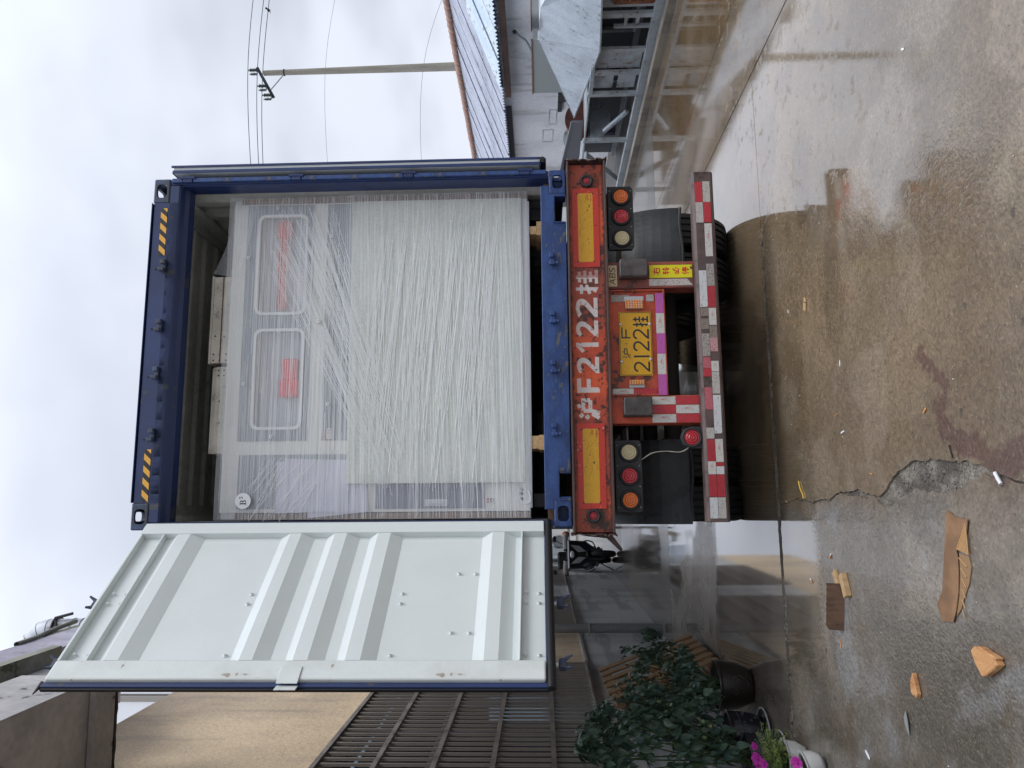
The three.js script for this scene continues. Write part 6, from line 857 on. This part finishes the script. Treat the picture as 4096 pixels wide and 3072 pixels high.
{
  const lump = (pts, h, cx, cz) => { const g = extr(poly(pts.map(([x, z]) => [x, -z])), h, .003).rotateX(-Math.PI / 2), p = g.attributes.position; for (let i = 0; i < p.count; i++) p.setY(i, p.getY(i) + .004 + (p.getY(i) > h * .5 ? (vn(p.getX(i) * 60 + 4, p.getZ(i) * 60) - .5) * .006 : 0)); g.computeVertexNormals(); return g.translate(cx, 0, cz); };
  single('wood_chunk', [lump([[.035, -.062], [.02, -.075], [-.02, -.055], [-.055, -.02], [-.048, .0], [-.02, .05], [.0, .082], [.012, .07], [.02, .078], [.025, .05], [.04, -.02]], .022, -1.645, 2.15)], rawWood, 'large fresh-cut orange wood chunk, nearer the camera than the small one', 'wood', [-1.645, .0, 2.15]);
  single('wood_chunk', [lump([[.045, .005], [.012, -.02], [-.035, -.022], [-.042, .0], [-.034, .012], [-.045, .02], [-.03, .028], [.0, .018]], .016, -1.85, 1.565)], rawWood, 'small split orange wood chunk with jagged end, left of the large one', 'wood', [-1.85, 0, 1.565]);
  single('wood_chip', [lump([[.02, -.01], [-.015, -.018], [-.03, .004], [.01, .016]], .006, .07, .555), lump([[.045, -.006], [.022, -.012], [.016, .012], [.03, .012]], .004, .075, .56)], paleLath, 'flat pale wood chip on the brown ground behind the bumper', 'wood', [.07, 0, .556]);
  const G = 'small scraps on the ground';
  const stick = (x, z, l, w, rot, mat, label, cat) => single('scrap', [new RoundedBoxGeometry(l, w * .6, w, 1, w * .2).rotateY(rot).translate(x, w * .3 + .001, z)], mat, label, cat, [x, 0, z], G);
  const yel = std(0xc7a43a, .5), whi = std(0xd2d4d8, .5), tan = std(0xc08a52, .7), blk = std(0x17181a, .6);
  stick(-1.82, .72, .052, .006, .1, tan, 'thin orange match-like stick beyond the folded cardboard', 'stick'); stick(-.72, 1.85, .03, .009, -.95, tan, 'short tan stub near the dark red spill', 'stub'); stick(-.62, .9, .03, .006, -1.2, tan, 'thin tan splinter on the brown ground, right of the white flake', 'splinter'); stick(-.95, 1.28, .032, .006, 1.45, tan, 'pale stick upright on the crack in the brown ground', 'stick');
  stick(-.72, .97, .04, .010, 1.75, whi, 'bright white flake on the brown ground', 'flake'); stick(-.90, 2.02, .055, .006, .35, blk, 'curved black rubber sliver by the broken strip', 'sliver');
  single('yellow_strip', [tube([[-.945, .005, .225], [-.985, .006, .245], [-1.03, .005, .285], [-1.05, .004, .29]], .0045, 14, 5)], yel, 'thin curled yellow plastic strip near the joint', 'strip', [-1.0, 0, .26]);
  for (const [x, z, rot, lab] of [[-1.37, .67, .6, 'tan cigarette end near the standing folded cardboard'], [-1.53, .33, -.7, 'tan cigarette end at the edge of the puddle']]) { const t = thing('cigarette_end', lab, 'cigarette end', [x, 0, z], G); const a = [x - .014 * Math.cos(rot), .005, z - .014 * Math.sin(rot)], m = [x + .006 * Math.cos(rot), .005, z + .006 * Math.sin(rot)], b = [x + .016 * Math.cos(rot), .005, z + .016 * Math.sin(rot)]; add(t, 'filter', rod(a, m, .0042, 10), std(0xc47c40, .7)); add(t, 'paper_end', rod(m, b, .0042, 10), whi); }
  single('white_tube', [tube([[-.995, .008, 2.305], [-1.015, .009, 2.32], [-1.035, .008, 2.335]], .0065, 12, 12)], whi, 'short white plastic tube end near the dark red spill', 'tube', [-1.01, 0, 2.32]);
  for (const [x, z, s, lab] of [[-2.3, .97, .022, 'white teardrop fleck on the dark slab at the left edge'], [.12, .23, .012, 'small white fleck on the brown ground under the bumper'], [-.36, 1.0, .014, 'white petal-like fleck in the middle of the brown ground'], [.83, 1.95, .012, 'white pebble right of the brown ground']]) single('pale_fleck', [new THREE.SphereGeometry(s, 10, 6).scale(1.4, .12, .5).rotateY(.2 + x).translate(x, s * .12 + .0005, z)], whi, lab, 'fleck', [x, 0, z]);
  single('dry_leaf', [leafGeo(.11, .04, .02).rotateY(-1.45).translate(-1.98, .006, 1.44)], std(0x7c7f80, .7), 'grey dry leaf on the dark left slab', 'leaf', [-2.04, 0, 1.45]);
  const bits = [], r = rng(404); for (let k = 0; k < 170; k++) { const x = lerp(-2.5, 2.2, r()), z = lerp(-.1, 2.8, r()), s = .0015 + r() * r() * .004; bits.push(new THREE.TetrahedronGeometry(s).rotateY(r() * 6).translate(x, s * .4, z)); }
  const gm = new THREE.Mesh(merge(bits), std(0xb9b2a6, .7)); gm.name = 'grit'; gm.userData = { kind: 'stuff', label: 'fine pale grit scattered over the wet concrete', category: 'grit' }; scene.add(gm);
}
renderer.render(scene, camera);
